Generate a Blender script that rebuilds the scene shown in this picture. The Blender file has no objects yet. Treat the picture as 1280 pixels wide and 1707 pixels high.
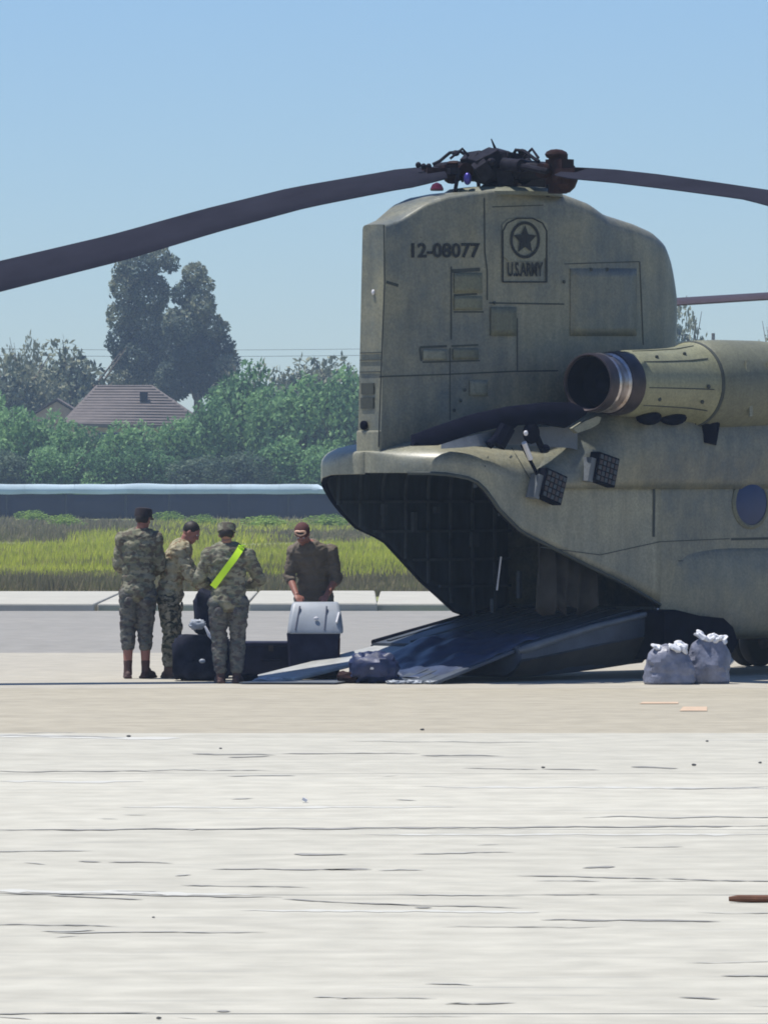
import bpy, bmesh, math, random
from mathutils import Vector, Matrix, noise
R = math.radians
C = bpy.context.scene.collection
S = bpy.context.scene
random.seed(7)

# ------------------------------------------------------------------ camera
F = 10850.0; CH = 2.2; HY = 799.0          # focal length in photo pixels, camera height, horizon row
cam = bpy.data.cameras.new('camera'); co = bpy.data.objects.new('camera', cam); C.objects.link(co)
co.location = (0, 0, CH); co.rotation_euler = (R(90), 0, 0)
cam.sensor_width = 36; cam.sensor_fit = 'VERTICAL'; cam.sensor_height = 36
cam.lens = F / 1707 * 36; cam.shift_y = -(853.5 - HY) / 1707
cam.clip_start = 1; cam.clip_end = 12000
S.camera = co
# ------------------------------------------------------------------ world, sun, exposure
SUN_DIR = Vector((-0.95, 0.12, 0)).normalized(); SUN_EL = R(72)
w = bpy.data.worlds.new('World'); S.world = w; w.use_nodes = True
nt = w.node_tree; nt.nodes.clear()
sky = nt.nodes.new('ShaderNodeTexSky'); sky.sky_type = 'NISHITA'; sky.sun_disc = False
sky.sun_elevation = SUN_EL; sky.sun_rotation = math.atan2(SUN_DIR.x, SUN_DIR.y)
sky.air_density = 1.0; sky.dust_density = 0.1; sky.ozone_density = 4.5; sky.altitude = 0
mx = nt.nodes.new('ShaderNodeMix'); mx.data_type = 'RGBA'; mx.blend_type = 'MULTIPLY'; mx.inputs[0].default_value = 1
mx.inputs[7].default_value = (0.62, 0.75, 0.955, 1)
bg = nt.nodes.new('ShaderNodeBackground'); bg.inputs[1].default_value = 0.11
wo = nt.nodes.new('ShaderNodeOutputWorld')
nt.links.new(sky.outputs[0], mx.inputs[6]); nt.links.new(mx.outputs[2], bg.inputs[0]); nt.links.new(bg.outputs[0], wo.inputs[0])
sl = bpy.data.lights.new('sun', 'SUN'); so = bpy.data.objects.new('sun', sl); C.objects.link(so)
sl.energy = 5.0; sl.angle = R(0.53); sl.color = (1, .96, .89)
sv = Vector((SUN_DIR.x*math.cos(SUN_EL), SUN_DIR.y*math.cos(SUN_EL), math.sin(SUN_EL)))
so.rotation_euler = sv.to_track_quat('Z', 'Y').to_euler(); so.location = (-20, 90, 60)
S.view_settings.view_transform = 'Standard'; S.view_settings.look = 'None'
S.view_settings.exposure = 0.25; S.view_settings.gamma = 1; S.view_settings.use_curve_mapping = False
S.cycles.filter_width = 1.8
S.cycles.volume_bounces = 0; S.cycles.max_bounces = 8; S.cycles.transparent_max_bounces = 12

# ------------------------------------------------------------------ helpers
def px(x, Y): return (x - 640) * Y / F
def pz(y, Y): return CH - (y - HY) * Y / F
def gy(y): return CH * F / (y - HY)

def lin(c):
    return tuple(((v/255)/12.92 if v/255 < .04045 else ((v/255+.055)/1.055)**2.4) for v in c) + (1,)

def mat(name, col, rough=.7, metal=0, var=.15, scale=6, bump=.0, bscale=40, col2=None, spec=.4, stretch=(1,1,1), emis=None, c2w=.5):
    m = bpy.data.materials.new(name); m.use_nodes = True; n = m.node_tree; P = n.nodes['Principled BSDF']
    P.inputs['Roughness'].default_value = rough; P.inputs['Metallic'].default_value = metal
    P.inputs['Specular IOR Level'].default_value = spec
    tc = n.nodes.new('ShaderNodeTexCoord'); mp = n.nodes.new('ShaderNodeMapping'); mp.inputs['Scale'].default_value = stretch
    n.links.new(tc.outputs['Object'], mp.inputs[0])
    nz = n.nodes.new('ShaderNodeTexNoise'); nz.inputs['Scale'].default_value = scale; nz.inputs['Detail'].default_value = 8
    nz.inputs['Roughness'].default_value = .62
    n.links.new(mp.outputs[0], nz.inputs['Vector'])
    cr = n.nodes.new('ShaderNodeValToRGB')
    a = tuple(max(0, v*(1-var)) for v in col[:3]) + (1,); b = tuple(v*(1+var) for v in (col2 or col)[:3]) + (1,)
    cr.color_ramp.elements[0].position = .5-c2w*.4; cr.color_ramp.elements[1].position = .5+c2w*.4
    cr.color_ramp.elements[0].color = a; cr.color_ramp.elements[1].color = b
    n.links.new(nz.outputs[0], cr.inputs[0]); n.links.new(cr.outputs[0], P.inputs['Base Color'])
    if bump:
        nb = n.nodes.new('ShaderNodeTexNoise'); nb.inputs['Scale'].default_value = bscale; nb.inputs['Detail'].default_value = 5
        n.links.new(mp.outputs[0], nb.inputs['Vector'])
        bp = n.nodes.new('ShaderNodeBump'); bp.inputs['Strength'].default_value = bump; bp.inputs['Distance'].default_value = .02
        n.links.new(nb.outputs[0], bp.inputs['Height']); n.links.new(bp.outputs[0], P.inputs['Normal'])
    return m

def link(o, parent=None):
    C.objects.link(o)
    if parent: o.parent = parent
    return o
def tag(o, label=None, cat=None, group=None, kind=None):
    if label: o['label'] = label
    if cat: o['category'] = cat
    if group: o['group'] = group
    if kind: o['kind'] = kind
    return o
def empty(name, loc=(0,0,0), rz=0, **k):
    o = bpy.data.objects.new(name, None); o.location = loc; o.rotation_euler = (0,0,rz); o.empty_display_size = .2
    link(o); return tag(o, **k)

class MB:
    def __init__(s): s.v = []; s.f = []
    def add(s, vs, fs):
        b = len(s.v); s.v += [tuple(v) for v in vs]; s.f += [tuple(i+b for i in f) for f in fs]; return s
    def box(s, c, d, rot=None):
        x, y, z = (q/2 for q in d); vs = [Vector((i*x, j*y, k*z)) for k in (-1,1) for j in (-1,1) for i in (-1,1)]
        if rot is not None: vs = [rot @ v for v in vs]
        vs = [v + Vector(c) for v in vs]
        return s.add(vs, [(0,2,3,1),(4,5,7,6),(0,1,5,4),(2,6,7,3),(0,4,6,2),(1,3,7,5)])
    def bar(s, a, b, w_, h_):
        a, b = Vector(a), Vector(b); d = b-a; q = d.to_track_quat('Y', 'Z').to_matrix()
        return s.box((a+b)/2, (w_, d.length, h_), q)
    def tube(s, pts, rs, n=10, cap=True, sq=1.0):
        pts = [Vector(p) for p in pts]
        if not hasattr(rs, '__len__'): rs = [rs]*len(pts)
        b = len(s.v); up = Vector((0,0,1)); prev = None
        for i, p in enumerate(pts):
            t = (pts[min(i+1, len(pts)-1)] - pts[max(i-1, 0)]).normalized()
            if prev is None:
                a = t.cross(up) if abs(t.z) < .95 else t.cross(Vector((1,0,0)))
            else: a = prev - t*prev.dot(t)
            a.normalize(); prev = a; c = t.cross(a)
            for k in range(n):
                th = 2*math.pi*k/n
                s.v.append(tuple(p + a*(math.cos(th)*rs[i]) + c*(math.sin(th)*rs[i]*sq)))
        for i in range(len(pts)-1):
            for k in range(n):
                s.f.append((b+i*n+k, b+i*n+(k+1)%n, b+(i+1)*n+(k+1)%n, b+(i+1)*n+k))
        if cap:
            s.f.append(tuple(b+k for k in range(n))[::-1]); s.f.append(tuple(b+(len(pts)-1)*n+k for k in range(n)))
        return s
    def ell(s, c, r, n=12, m=8, rot=None):
        b = len(s.v); c = Vector(c)
        if not hasattr(r, '__len__'): r = (r,r,r)
        vs = [Vector((0,0,-r[2]))]
        for j in range(1, m):
            ph = -math.pi/2 + math.pi*j/m
            for k in range(n):
                th = 2*math.pi*k/n; vs.append(Vector((r[0]*math.cos(ph)*math.cos(th), r[1]*math.cos(ph)*math.sin(th), r[2]*math.sin(ph))))
        vs.append(Vector((0,0,r[2])))
        if rot is not None: vs = [rot @ v for v in vs]
        fs = [(0, 1+(k+1)%n, 1+k) for k in range(n)]
        for j in range(m-2):
            for k in range(n): fs.append((1+j*n+k, 1+j*n+(k+1)%n, 1+(j+1)*n+(k+1)%n, 1+(j+1)*n+k))
        L = 1+(m-2)*n; fs += [(L+k, L+(k+1)%n, L+n) for k in range(n)]
        return s.add([v+c for v in vs], fs)
    def lathe(s, prof, org=(0,0,0), axis=(0,0,1), n=24, cap=True):
        q = Vector(axis).to_track_quat('Z', 'Y').to_matrix(); o = Vector(org); b = len(s.v)
        for (h, r) in prof:
            for k in range(n):
                th = 2*math.pi*k/n; s.v.append(tuple(o + q @ Vector((r*math.cos(th), r*math.sin(th), h))))
        for i in range(len(prof)-1):
            for k in range(n): s.f.append((b+i*n+k, b+i*n+(k+1)%n, b+(i+1)*n+(k+1)%n, b+(i+1)*n+k))
        if cap:
            s.f.append(tuple(b+k for k in range(n))[::-1]); s.f.append(tuple(b+(len(prof)-1)*n+k for k in range(n)))
        return s
    def prism(s, poly, dvec):
        n = len(poly); d = Vector(dvec); vs = [Vector(p) for p in poly] + [Vector(p)+d for p in poly]
        return s.add(vs, [tuple(range(n))[::-1], tuple(range(n, 2*n))] + [(i, (i+1)%n, n+(i+1)%n, n+i) for i in range(n)])
    def grid(s, rows, closed=False):
        b = len(s.v); n = len(rows[0])
        for r in rows: s.v += [tuple(p) for p in r]
        for i in range(len(rows)-1):
            for k in range(n if closed else n-1):
                s.f.append((b+i*n+k, b+i*n+(k+1)%n, b+(i+1)*n+(k+1)%n, b+(i+1)*n+k))
        return s
    def mesh(s, name, m, smooth=None):
        me = bpy.data.meshes.new(name); me.from_pydata(s.v, [], s.f)
        ms = m if isinstance(m, (list, tuple)) else [m]
        for q in ms: me.materials.append(q)
        bm = bmesh.new(); bm.from_mesh(me); bmesh.ops.recalc_face_normals(bm, faces=bm.faces)
        if smooth is not None:
            for f in bm.faces: f.smooth = True
            a = R(smooth)
            for e in bm.edges:
                if len(e.link_faces) == 2 and e.calc_face_angle(0) > a: e.smooth = False
        bm.to_mesh(me); bm.free(); me.update(); return me
    def build(s, name, m, parent=None, smooth=35, bevel=0, loc=None):
        o = bpy.data.objects.new(name, s.mesh(name, m, smooth)); link(o, parent)
        if loc: o.location = loc
        if bevel:
            b = o.modifiers.new('b', 'BEVEL'); b.width = bevel; b.segments = 2; b.limit_method = 'ANGLE'
        return o

def copy_tree(o, parent=None):
    c = o.copy(); C.objects.link(c); c.parent = parent
    for ch in [q for q in bpy.data.objects if q.parent == o]: copy_tree(ch, c)
    return c

# ------------------------------------------------------------------ materials
def ground_mat(name, c1, c2, stain, sc=(.05,.35,1), amount=.5, fine=3):
    m = bpy.data.materials.new(name); m.use_nodes = True; n = m.node_tree; P = n.nodes['Principled BSDF']
    P.inputs['Roughness'].default_value = .9; P.inputs['Specular IOR Level'].default_value = .2
    tc = n.nodes.new('ShaderNodeTexCoord'); mp = n.nodes.new('ShaderNodeMapping'); mp.inputs['Scale'].default_value = sc
    n.links.new(tc.outputs['Object'], mp.inputs[0])
    n1 = n.nodes.new('ShaderNodeTexNoise'); n1.inputs['Scale'].default_value = 3; n1.inputs['Detail'].default_value = 10; n1.inputs['Roughness'].default_value = .65
    n.links.new(mp.outputs[0], n1.inputs[0])
    r1 = n.nodes.new('ShaderNodeValToRGB'); r1.color_ramp.elements[0].position = .35; r1.color_ramp.elements[1].position = .65
    r1.color_ramp.elements[0].color = c1+(1,); r1.color_ramp.elements[1].color = c2+(1,)
    n.links.new(n1.outputs[0], r1.inputs[0])
    m2 = n.nodes.new('ShaderNodeMapping'); m2.inputs['Scale'].default_value = (sc[0]*2.2, sc[1]*1.2, 1); m2.inputs['Location'].default_value = (7,3,0)
    n.links.new(tc.outputs['Object'], m2.inputs[0])
    n2 = n.nodes.new('ShaderNodeTexNoise'); n2.inputs['Scale'].default_value = 7; n2.inputs['Detail'].default_value = 12; n2.inputs['Roughness'].default_value = .7
    n.links.new(m2.outputs[0], n2.inputs[0])
    r2 = n.nodes.new('ShaderNodeValToRGB'); r2.color_ramp.elements[0].position = .56; r2.color_ramp.elements[1].position = .72
    r2.color_ramp.elements[0].color = (0,0,0,1); r2.color_ramp.elements[1].color = (amount,)*3+(1,)
    n.links.new(n2.outputs[0], r2.inputs[0])
    mi = n.nodes.new('ShaderNodeMix'); mi.data_type = 'RGBA'; mi.inputs[7].default_value = stain+(1,)
    n.links.new(r2.outputs[0], mi.inputs[0]); n.links.new(r1.outputs[0], mi.inputs[6])
    # fine speckle
    n3 = n.nodes.new('ShaderNodeTexNoise'); n3.inputs['Scale'].default_value = fine; n3.inputs['Detail'].default_value = 6
    n.links.new(tc.outputs['Object'], n3.inputs[0])
    r3 = n.nodes.new('ShaderNodeMapRange'); r3.inputs[1].default_value = .3; r3.inputs[2].default_value = .7; r3.inputs[3].default_value = .88; r3.inputs[4].default_value = 1.09
    n.links.new(n3.outputs[0], r3.inputs[0])
    mm = n.nodes.new('ShaderNodeMix'); mm.data_type = 'RGBA'; mm.blend_type = 'MULTIPLY'; mm.inputs[0].default_value = 1
    n.links.new(mi.outputs[2], mm.inputs[6]); n.links.new(r3.outputs[0], mm.inputs[7])
    oi = n.nodes.new('ShaderNodeObjectInfo'); rr_ = n.nodes.new('ShaderNodeMapRange'); rr_.inputs[3].default_value = .95; rr_.inputs[4].default_value = 1.03
    n.links.new(oi.outputs['Random'], rr_.inputs[0]); m4 = n.nodes.new('ShaderNodeMix'); m4.data_type = 'RGBA'; m4.blend_type = 'MULTIPLY'; m4.inputs[0].default_value = 1
    n.links.new(mm.outputs[2], m4.inputs[6]); n.links.new(rr_.outputs[0], m4.inputs[7]); n.links.new(m4.outputs[2], P.inputs['Base Color'])
    bp = n.nodes.new('ShaderNodeBump'); bp.inputs['Strength'].default_value = .35; bp.inputs['Distance'].default_value = .01
    n.links.new(n3.outputs[0], bp.inputs['Height']); n.links.new(bp.outputs[0], P.inputs['Normal'])
    return m
M = {}
M['concrete'] = ground_mat('pale_concrete', (0.415,0.398,0.335), (0.468,0.452,0.383), (0.310,0.305,0.275), (.03,.5,1), .9)
M['tan'] = ground_mat('tan_pavement', (0.335,0.305,0.237), (0.370,0.337,0.262), (0.301,0.284,0.249), (.04,.4,1), .5)
M['asphalt_far'] = ground_mat('grey_asphalt', (0.245,0.237,0.215), (0.280,0.267,0.241), (0.224,0.224,0.224), (.05,.2,1), .5)
M['asphalt_light'] = ground_mat('worn_asphalt', (0.353,0.327,0.271), (0.387,0.361,0.297), (0.292,0.284,0.267), (.04,.25,1), .6)
M['kerb'] = mat('kerb_concrete', (0.404,0.391,0.335), .9, var=.12, scale=1.2, bump=.4, bscale=12)
M['soil'] = mat('field_soil', (.18,.16,.09), .95, var=.3, scale=.6, col2=(.22,.26,.07), bump=.5, bscale=5)
M['crack'] = mat('crack_filler', (.25,.245,.225), .9, var=.35)
M['stone'] = mat('dark_stone', (.09,.09,.09), .9)
M['crack2'] = mat('faint_joint_line', (0.344,0.340,0.310), .9, var=.3)

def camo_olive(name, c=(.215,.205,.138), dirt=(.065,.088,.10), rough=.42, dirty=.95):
    m = bpy.data.materials.new(name); m.use_nodes = True; n = m.node_tree; P = n.nodes['Principled BSDF']
    P.inputs['Roughness'].default_value = rough; P.inputs['Specular IOR Level'].default_value = .6
    tc = n.nodes.new('ShaderNodeTexCoord')
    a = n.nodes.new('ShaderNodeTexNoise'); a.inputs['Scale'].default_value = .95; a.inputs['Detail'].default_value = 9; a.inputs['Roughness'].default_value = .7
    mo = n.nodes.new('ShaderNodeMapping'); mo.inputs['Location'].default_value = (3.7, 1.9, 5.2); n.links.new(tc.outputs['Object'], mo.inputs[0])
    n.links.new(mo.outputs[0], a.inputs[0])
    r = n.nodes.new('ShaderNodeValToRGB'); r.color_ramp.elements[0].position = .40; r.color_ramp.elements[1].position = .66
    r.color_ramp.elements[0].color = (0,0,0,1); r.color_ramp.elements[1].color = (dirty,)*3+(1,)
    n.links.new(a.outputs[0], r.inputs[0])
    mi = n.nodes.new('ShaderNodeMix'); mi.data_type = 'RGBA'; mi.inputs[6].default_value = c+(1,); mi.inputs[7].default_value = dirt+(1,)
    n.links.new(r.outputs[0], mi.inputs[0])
    # vertical streak grime
    mp = n.nodes.new('ShaderNodeMapping'); mp.inputs['Scale'].default_value = (5,5,.7); n.links.new(tc.outputs['Object'], mp.inputs[0])
    b = n.nodes.new('ShaderNodeTexNoise'); b.inputs['Scale'].default_value = 2.2; b.inputs['Detail'].default_value = 6
    n.links.new(mp.outputs[0], b.inputs[0])
    mr = n.nodes.new('ShaderNodeMapRange'); mr.inputs[1].default_value = .35; mr.inputs[2].default_value = .7; mr.inputs[3].default_value = 1.06; mr.inputs[4].default_value = .84
    n.links.new(b.outputs[0], mr.inputs[0])
    s = n.nodes.new('ShaderNodeTexNoise'); s.inputs['Scale'].default_value = 38; s.inputs['Detail'].default_value = 3
    n.links.new(tc.outputs['Object'], s.inputs[0])
    sr = n.nodes.new('ShaderNodeMapRange'); sr.inputs[1].default_value = .3; sr.inputs[2].default_value = .7; sr.inputs[3].default_value = .82; sr.inputs[4].default_value = 1.18
    n.links.new(s.outputs[0], sr.inputs[0])
    mu = n.nodes.new('ShaderNodeMath'); mu.operation = 'MULTIPLY'; n.links.new(mr.outputs[0], mu.inputs[0]); n.links.new(sr.outputs[0], mu.inputs[1])
    mm = n.nodes.new('ShaderNodeMix'); mm.data_type = 'RGBA'; mm.blend_type = 'MULTIPLY'; mm.inputs[0].default_value = 1
    n.links.new(mi.outputs[2], mm.inputs[6]); n.links.new(mu.outputs[0], mm.inputs[7]); n.links.new(mm.outputs[2], P.inputs['Base Color'])
    bp = n.nodes.new('ShaderNodeBump'); bp.inputs['Strength'].default_value = .25; bp.inputs['Distance'].default_value = .03
    n.links.new(a.outputs[0], bp.inputs['Height']); n.links.new(bp.outputs[0], P.inputs['Normal'])
    return m
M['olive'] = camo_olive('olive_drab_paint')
M['olive_engine'] = camo_olive('olive_engine_cowl', (.22,.22,.13), (.12,.12,.08), .42, .5)
M['olive_panel'] = camo_olive('olive_panel_paint', (.15,.155,.10), (.08,.085,.07), .6, .6)
M['olive_light'] = camo_olive('faded_patch', (.21,.215,.16), (.15,.16,.12), .6, .5)
M['seam'] = mat('panel_seam', (.05,.058,.052), .8)
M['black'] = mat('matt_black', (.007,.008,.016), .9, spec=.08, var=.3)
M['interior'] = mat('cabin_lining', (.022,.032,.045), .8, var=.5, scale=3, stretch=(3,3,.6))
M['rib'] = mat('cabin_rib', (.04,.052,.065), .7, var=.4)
M['blade'] = mat('rotor_blade_grey', (.022,.023,.034), .85, spec=.05, var=.15, scale=2)
M['blade2'] = mat('rotor_blade_root_grey', (.055,.045,.055), .5, var=.1)
M['hub'] = mat('greasy_hub_metal', (.020,.019,.026), .5, metal=.1, var=.5, scale=14)
M['hubred'] = mat('rusty_hub_fitting', (.035,.02,.02), .55, metal=.1, var=.4)
M['steel'] = mat('heat_stained_steel', (.42,.32,.24), .28, metal=.9, var=.35, scale=6, col2=(.5,.47,.48))
M['darksteel'] = mat('sooty_steel', (.05,.04,.045), .45, metal=.6, var=.4)
M['ramp'] = mat('ramp_paint', (.06,.075,.10), .5, var=.3, scale=3, bump=.2)
M['rampbot'] = mat('ramp_underside', (.07,.062,.05), .6, var=.35, scale=2)
M['plate'] = mat('pale_ramp_plate', (.36,.37,.36), .5, var=.2, scale=4, bump=.2)
M['flip'] = mat('ramp_plate_grey', (.13,.145,.16), .5, var=.25, scale=4, bump=.2)
M['glass'] = mat('window_glass', (.012,.03,.10), .6, var=.1, spec=.7)
M['tyre'] = mat('tyre_rubber', (.02,.02,.02), .85)
M['mark'] = mat('black_stencil', (.02,.024,.026), .8, var=.3)
M['canvas'] = mat('brown_canvas', (.035,.032,.028), .9, var=.4, scale=4)
M['grey_plastic'] = mat('grey_plastic', (.30,.33,.37), .45, var=.12)
M['navy'] = mat('dark_navy_plastic', (.022,.024,.045), .6, var=.3)
M['blackbag'] = mat('black_nylon', (.02,.022,.035), .75, var=.5, scale=9, bump=.6, bscale=9)
M['whitecloth'] = mat('white_cloth', (0.619,0.619,0.654), .8, var=.08)
M['bag'] = mat('grey_plastic_sack', (.17,.18,.235), .4, var=.4, scale=7, bump=.8, bscale=10)
M['bagwhite'] = mat('white_sack_neck', (0.645,0.654,0.688), .5, var=.1)
M['wood'] = mat('brown_wood', (.13,.055,.03), .8, var=.4)
M['orange'] = mat('faded_orange_paint', (.50,.37,.26), .9)
M['beacon'] = mat('red_lens', (.09,.012,.03), .2)
M['fence'] = mat('navy_privacy_screen', (.013,.015,.042), .8, var=.3, scale=.5, stretch=(1,1,.25))
M['fencetop'] = mat('pale_blue_sheet', (0.533,0.654,0.722), .5, var=.18, scale=.4)
M['post'] = mat('weathered_steel_post', (.07,.08,.12), .6)
M['roof'] = mat('brown_shingle', (.135,.112,.10), .9, var=.2, scale=1.5)
M['wallhouse'] = mat('cream_stucco', (.42,.34,.27), .9)
M['trunk'] = mat('tree_bark', (.13,.10,.075), .9, var=.4, scale=3)
M['wire'] = mat('power_wire', (.03,.03,.04), .6)

for k_ in ('black','blade','blade2','hub','hubred','navy','blackbag'): M[k_].node_tree.nodes['Principled BSDF'].inputs['IOR'].default_value = 1.12
M['olive_rear'] = camo_olive('olive_rear_paint', (.27,.255,.175), (.12,.135,.12), .42, .8)
# ------------------------------------------------------------------ ground and paving
def sheet(name, x0, x1, y0, y1, z, m, seg=1):
    b = MB(); b.add([(x0,y0,z),(x1,y0,z),(x1,y1,z),(x0,y1,z)], [(0,1,2,3)])
    return tag(b.build(name, m, smooth=None), kind='structure')
sheet('ground', -6000, 6000, -200, 9000, -.06, M['soil'])
sheet('airfield_pavement', -60, 60, -5, 109, -.02, M['crack2'])
# joints between the concrete slabs run across the view
joints = [6, 13.2, 20.3, gy(1690), gy(1492), gy(1383), gy(1290), gy(1222)]
for i in range(len(joints)-1):
    b = MB(); g = .018
    b.box((0, (joints[i]+joints[i+1])/2, -.01), (110, joints[i+1]-joints[i]-2*g, .02))
    tag(b.build('concrete_slab', M['concrete'], smooth=None), kind='structure')
b = MB().box((0, (gy(1222)+gy(1147))/2, -.012), (110, gy(1147)-gy(1222)-.03, .02)); tag(b.build('tan_pavement', M['tan'], smooth=None), kind='structure')
b = MB().box((0, (gy(1147)+gy(1088))/2, -.012), (110, gy(1088)-gy(1147)-.01, .02)); tag(b.build('worn_apron', M['asphalt_light'], smooth=None), kind='structure')
b = MB().box((0, (gy(1088)+109)/2, -.014), (110, 109-gy(1088)-.01, .02)); tag(b.build('taxiway', M['asphalt_far'], smooth=None), kind='structure')
# pale broken kerb strip at the field edge: separate slabs
x = -30; kk = 0
while x < 32:
    L = random.uniform(1.8, 3.4)
    hgt = random.uniform(.10,.15)
    b = MB(); y0 = 109.1 + random.uniform(-.3,.2)
    b.box((x+L/2, y0+6, hgt/2-.03), (L-.04, 12, hgt+.06), Matrix.Rotation(random.uniform(-.006,.006), 3, 'Z'))
    o = b.build('kerb_slab', M['kerb'], smooth=None, bevel=.03); tag(o, kind='structure'); x += L
# cracks: thin dark wandering sheets on top of the concrete
rc = random.Random(3)
def crack(b, x0, x1, y, th, dy=0, jag=1.0, gaps=.0):
    """photo pixels in, sheet on the ground out"""
    n = max(3, int(abs(x1-x0)/12)); pts = []
    ph = rc.uniform(0, 9)
    for i in range(n+1):
        t = i/n; xx = x0+(x1-x0)*t; yy = y+dy*t + jag*2.2*(noise.noise(Vector((xx*.012+ph, ph, 0))))+jag*.7*noise.noise(Vector((xx*.05, ph, 1)))
        tt = th*(.35+.65*abs(noise.noise(Vector((xx*.02, ph, 4))))*2)*min(1, 6*t+.1, 6*(1-t)+.1)
        pts.append((xx, yy, tt))
    for i in range(n):
        if rc.random() < gaps: continue
        vs = []
        for (xx, yy, tt) in (pts[i], pts[i+1]):
            for s_ in (-.5, .5):
                Y = gy(yy+s_*tt); vs.append((px(xx, Y), Y, .004))
        b.add(vs, [(0,1,3,2)])
b = MB(); c2 = MB()
for a in [(-20,210,1226,1.8,3),(30,130,1222,1,0),(-40,290,1286,1.4,1),(320,460,1257,2,2),(380,450,1262,2.4,0),(470,700,1255,1.2,2),(700,840,1260,1.6,1),
          (-40,1330,1384,2.4,-6),(90,145,1383,3,1),(900,1000,1282,1.6,2),(490,580,1423,3,2),(130,170,1436,2.4,1),(180,290,1438,1.8,2),(350,620,1450,2,0),(540,620,1449,2.6,1),
          (-40,470,1488,3,9),(80,240,1494,2.6,6),(470,700,1500,2,10),(-30,200,1542,2,2),(690,720,1514,4,0),(620,870,1508,2,6),(900,1200,1534,2.8,3),(970,1025,1447,3.6,0),
          (860,1100,1460,2,6),(1100,1330,1466,1.6,5),(770,900,1281,1.4,2),(1050,1130,1279,2.4,1),(-30,260,1692,2.4,-4),(740,860,1675,2,-3),(360,385,1687,3,0),
          (1130,1200,1664,2.6,1),(1200,1330,1627,2.4,0),(900,1000,1492,1.6,0),(300,520,1475,1.6,6),(730,1020,1546,1.2,0),(560,730,1665,1.2,0)]:
    crack(b, *a)
for i in range(34):
    yy = rc.uniform(1232, 1707); xx = rc.uniform(-60, 1250); L = rc.choice([40,90,180,320])*rc.uniform(.6,1.3)
    crack(c2, xx, xx+L, yy, rc.uniform(.8,2.2), rc.uniform(-3,3))
tag(b.build('pavement_cracks', M['crack'], smooth=None), kind='structure')
tag(c2.build('pavement_joint_marks', M['crack2'], smooth=None), kind='structure')
# pale streaks worn across the slabs
M['streak'] = mat('bleached_streak', (.475,.47,.425), .9, var=.05)
M['greyband'] = mat('grey_band', (.41,.41,.40), .9, var=.06)  # spare greyer band tone for the slabs, applied to no mesh
b = MB()
for a in [(-40,420,1484,7,8),(-40,300,1226,8,6),(400,900,1518,5,3),(600,1300,1392,3,0),(200,760,1346,4,0),(0,240,1303,3,0),(700,1300,1312,4,2),(1240,1330,1500,5,0)]:
    crack(b, *a)
tag(b.build('bleached_streaks', M['streak'], smooth=None), kind='structure').location.z = -.002
# orange paint mark
b = MB()
for (x0,x1,y) in [(1132,1178,1182),(1065,1130,1172)]:
    Y0, Y1 = gy(y+ (3.5 if x0>1100 else 1.5)), gy(y-(3.5 if x0>1100 else 1.5)); b.add([(px(x0,Y0),Y0,.004),(px(x1,Y0),Y0,.004),(px(x1,Y1),Y1,.004),(px(x0+6,Y1),Y1,.004)], [(0,1,2,3)])
tag(b.build('orange_paint_mark', M['orange'], smooth=None), kind='structure')
# stones and a stick
stones = [(704,1218,4,'small dark stone at the edge of the tan strip near the middle'),(1156,1277,4.5,'dark pebble on the pale concrete below the orange mark'),
          (905,1281,3.5,'tiny dark pebble on the concrete left of the larger pebbles'),(1266,1273,3.5,'dark pebble on the concrete near the right edge'),
          (1178,1237,3,'dark pebble just below the tan strip at the right'),(215,1229,4,'dark pebble at the end of the crack on the left'),(368,1249,3,'tiny dark pebble between the upper cracks at left'),
          (265,1700,5,'dark pebble at the bottom of the concrete'),(256,1531,3,'dark pebble beside the long crack on the left')]
for (x_, y_, s_, lab) in stones:
    Y = gy(y_); r_ = .75*s_*Y/F; b = MB().ell((0,0,r_*.5), (r_*1.3, r_, r_*.6), 8, 5)
    b.v = [tuple(Vector(v)*(1+.25*noise.noise(Vector(v)*60/1.0+Vector((x_,0,0))))) for v in b.v]
    o = b.build('pebble', M['crack'], smooth=None, loc=(px(x_,Y),Y,.003)); tag(o, lab, 'pebble', 'pebbles scattered on the concrete'); o.data.materials.clear(); o.data.materials.append(M['stone'])
Y = gy(1338); b = MB().box((0,0,.012), (.035,.05,.02), Matrix.Rotation(.5,3,'Y')); tag(b.build('paper_scrap', M['whitecloth'], loc=(px(508,Y),Y,.008)), 'tiny white scrap lying on the pale concrete', 'litter')
Y = gy(1505); b = MB(); x0 = px(1214,Y)
b.tube([(0,0,.02),(.05,0,.022),(.22,.02,.018),(.5,.01,.02),(1.1,.05,.018)], [.012,.019,.02,.018,.014], 8)
tag(b.build('wooden_stick', M['wood'], loc=(x0,Y,0)), 'brown wooden stick lying across the concrete at the right edge', 'stick')

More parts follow.
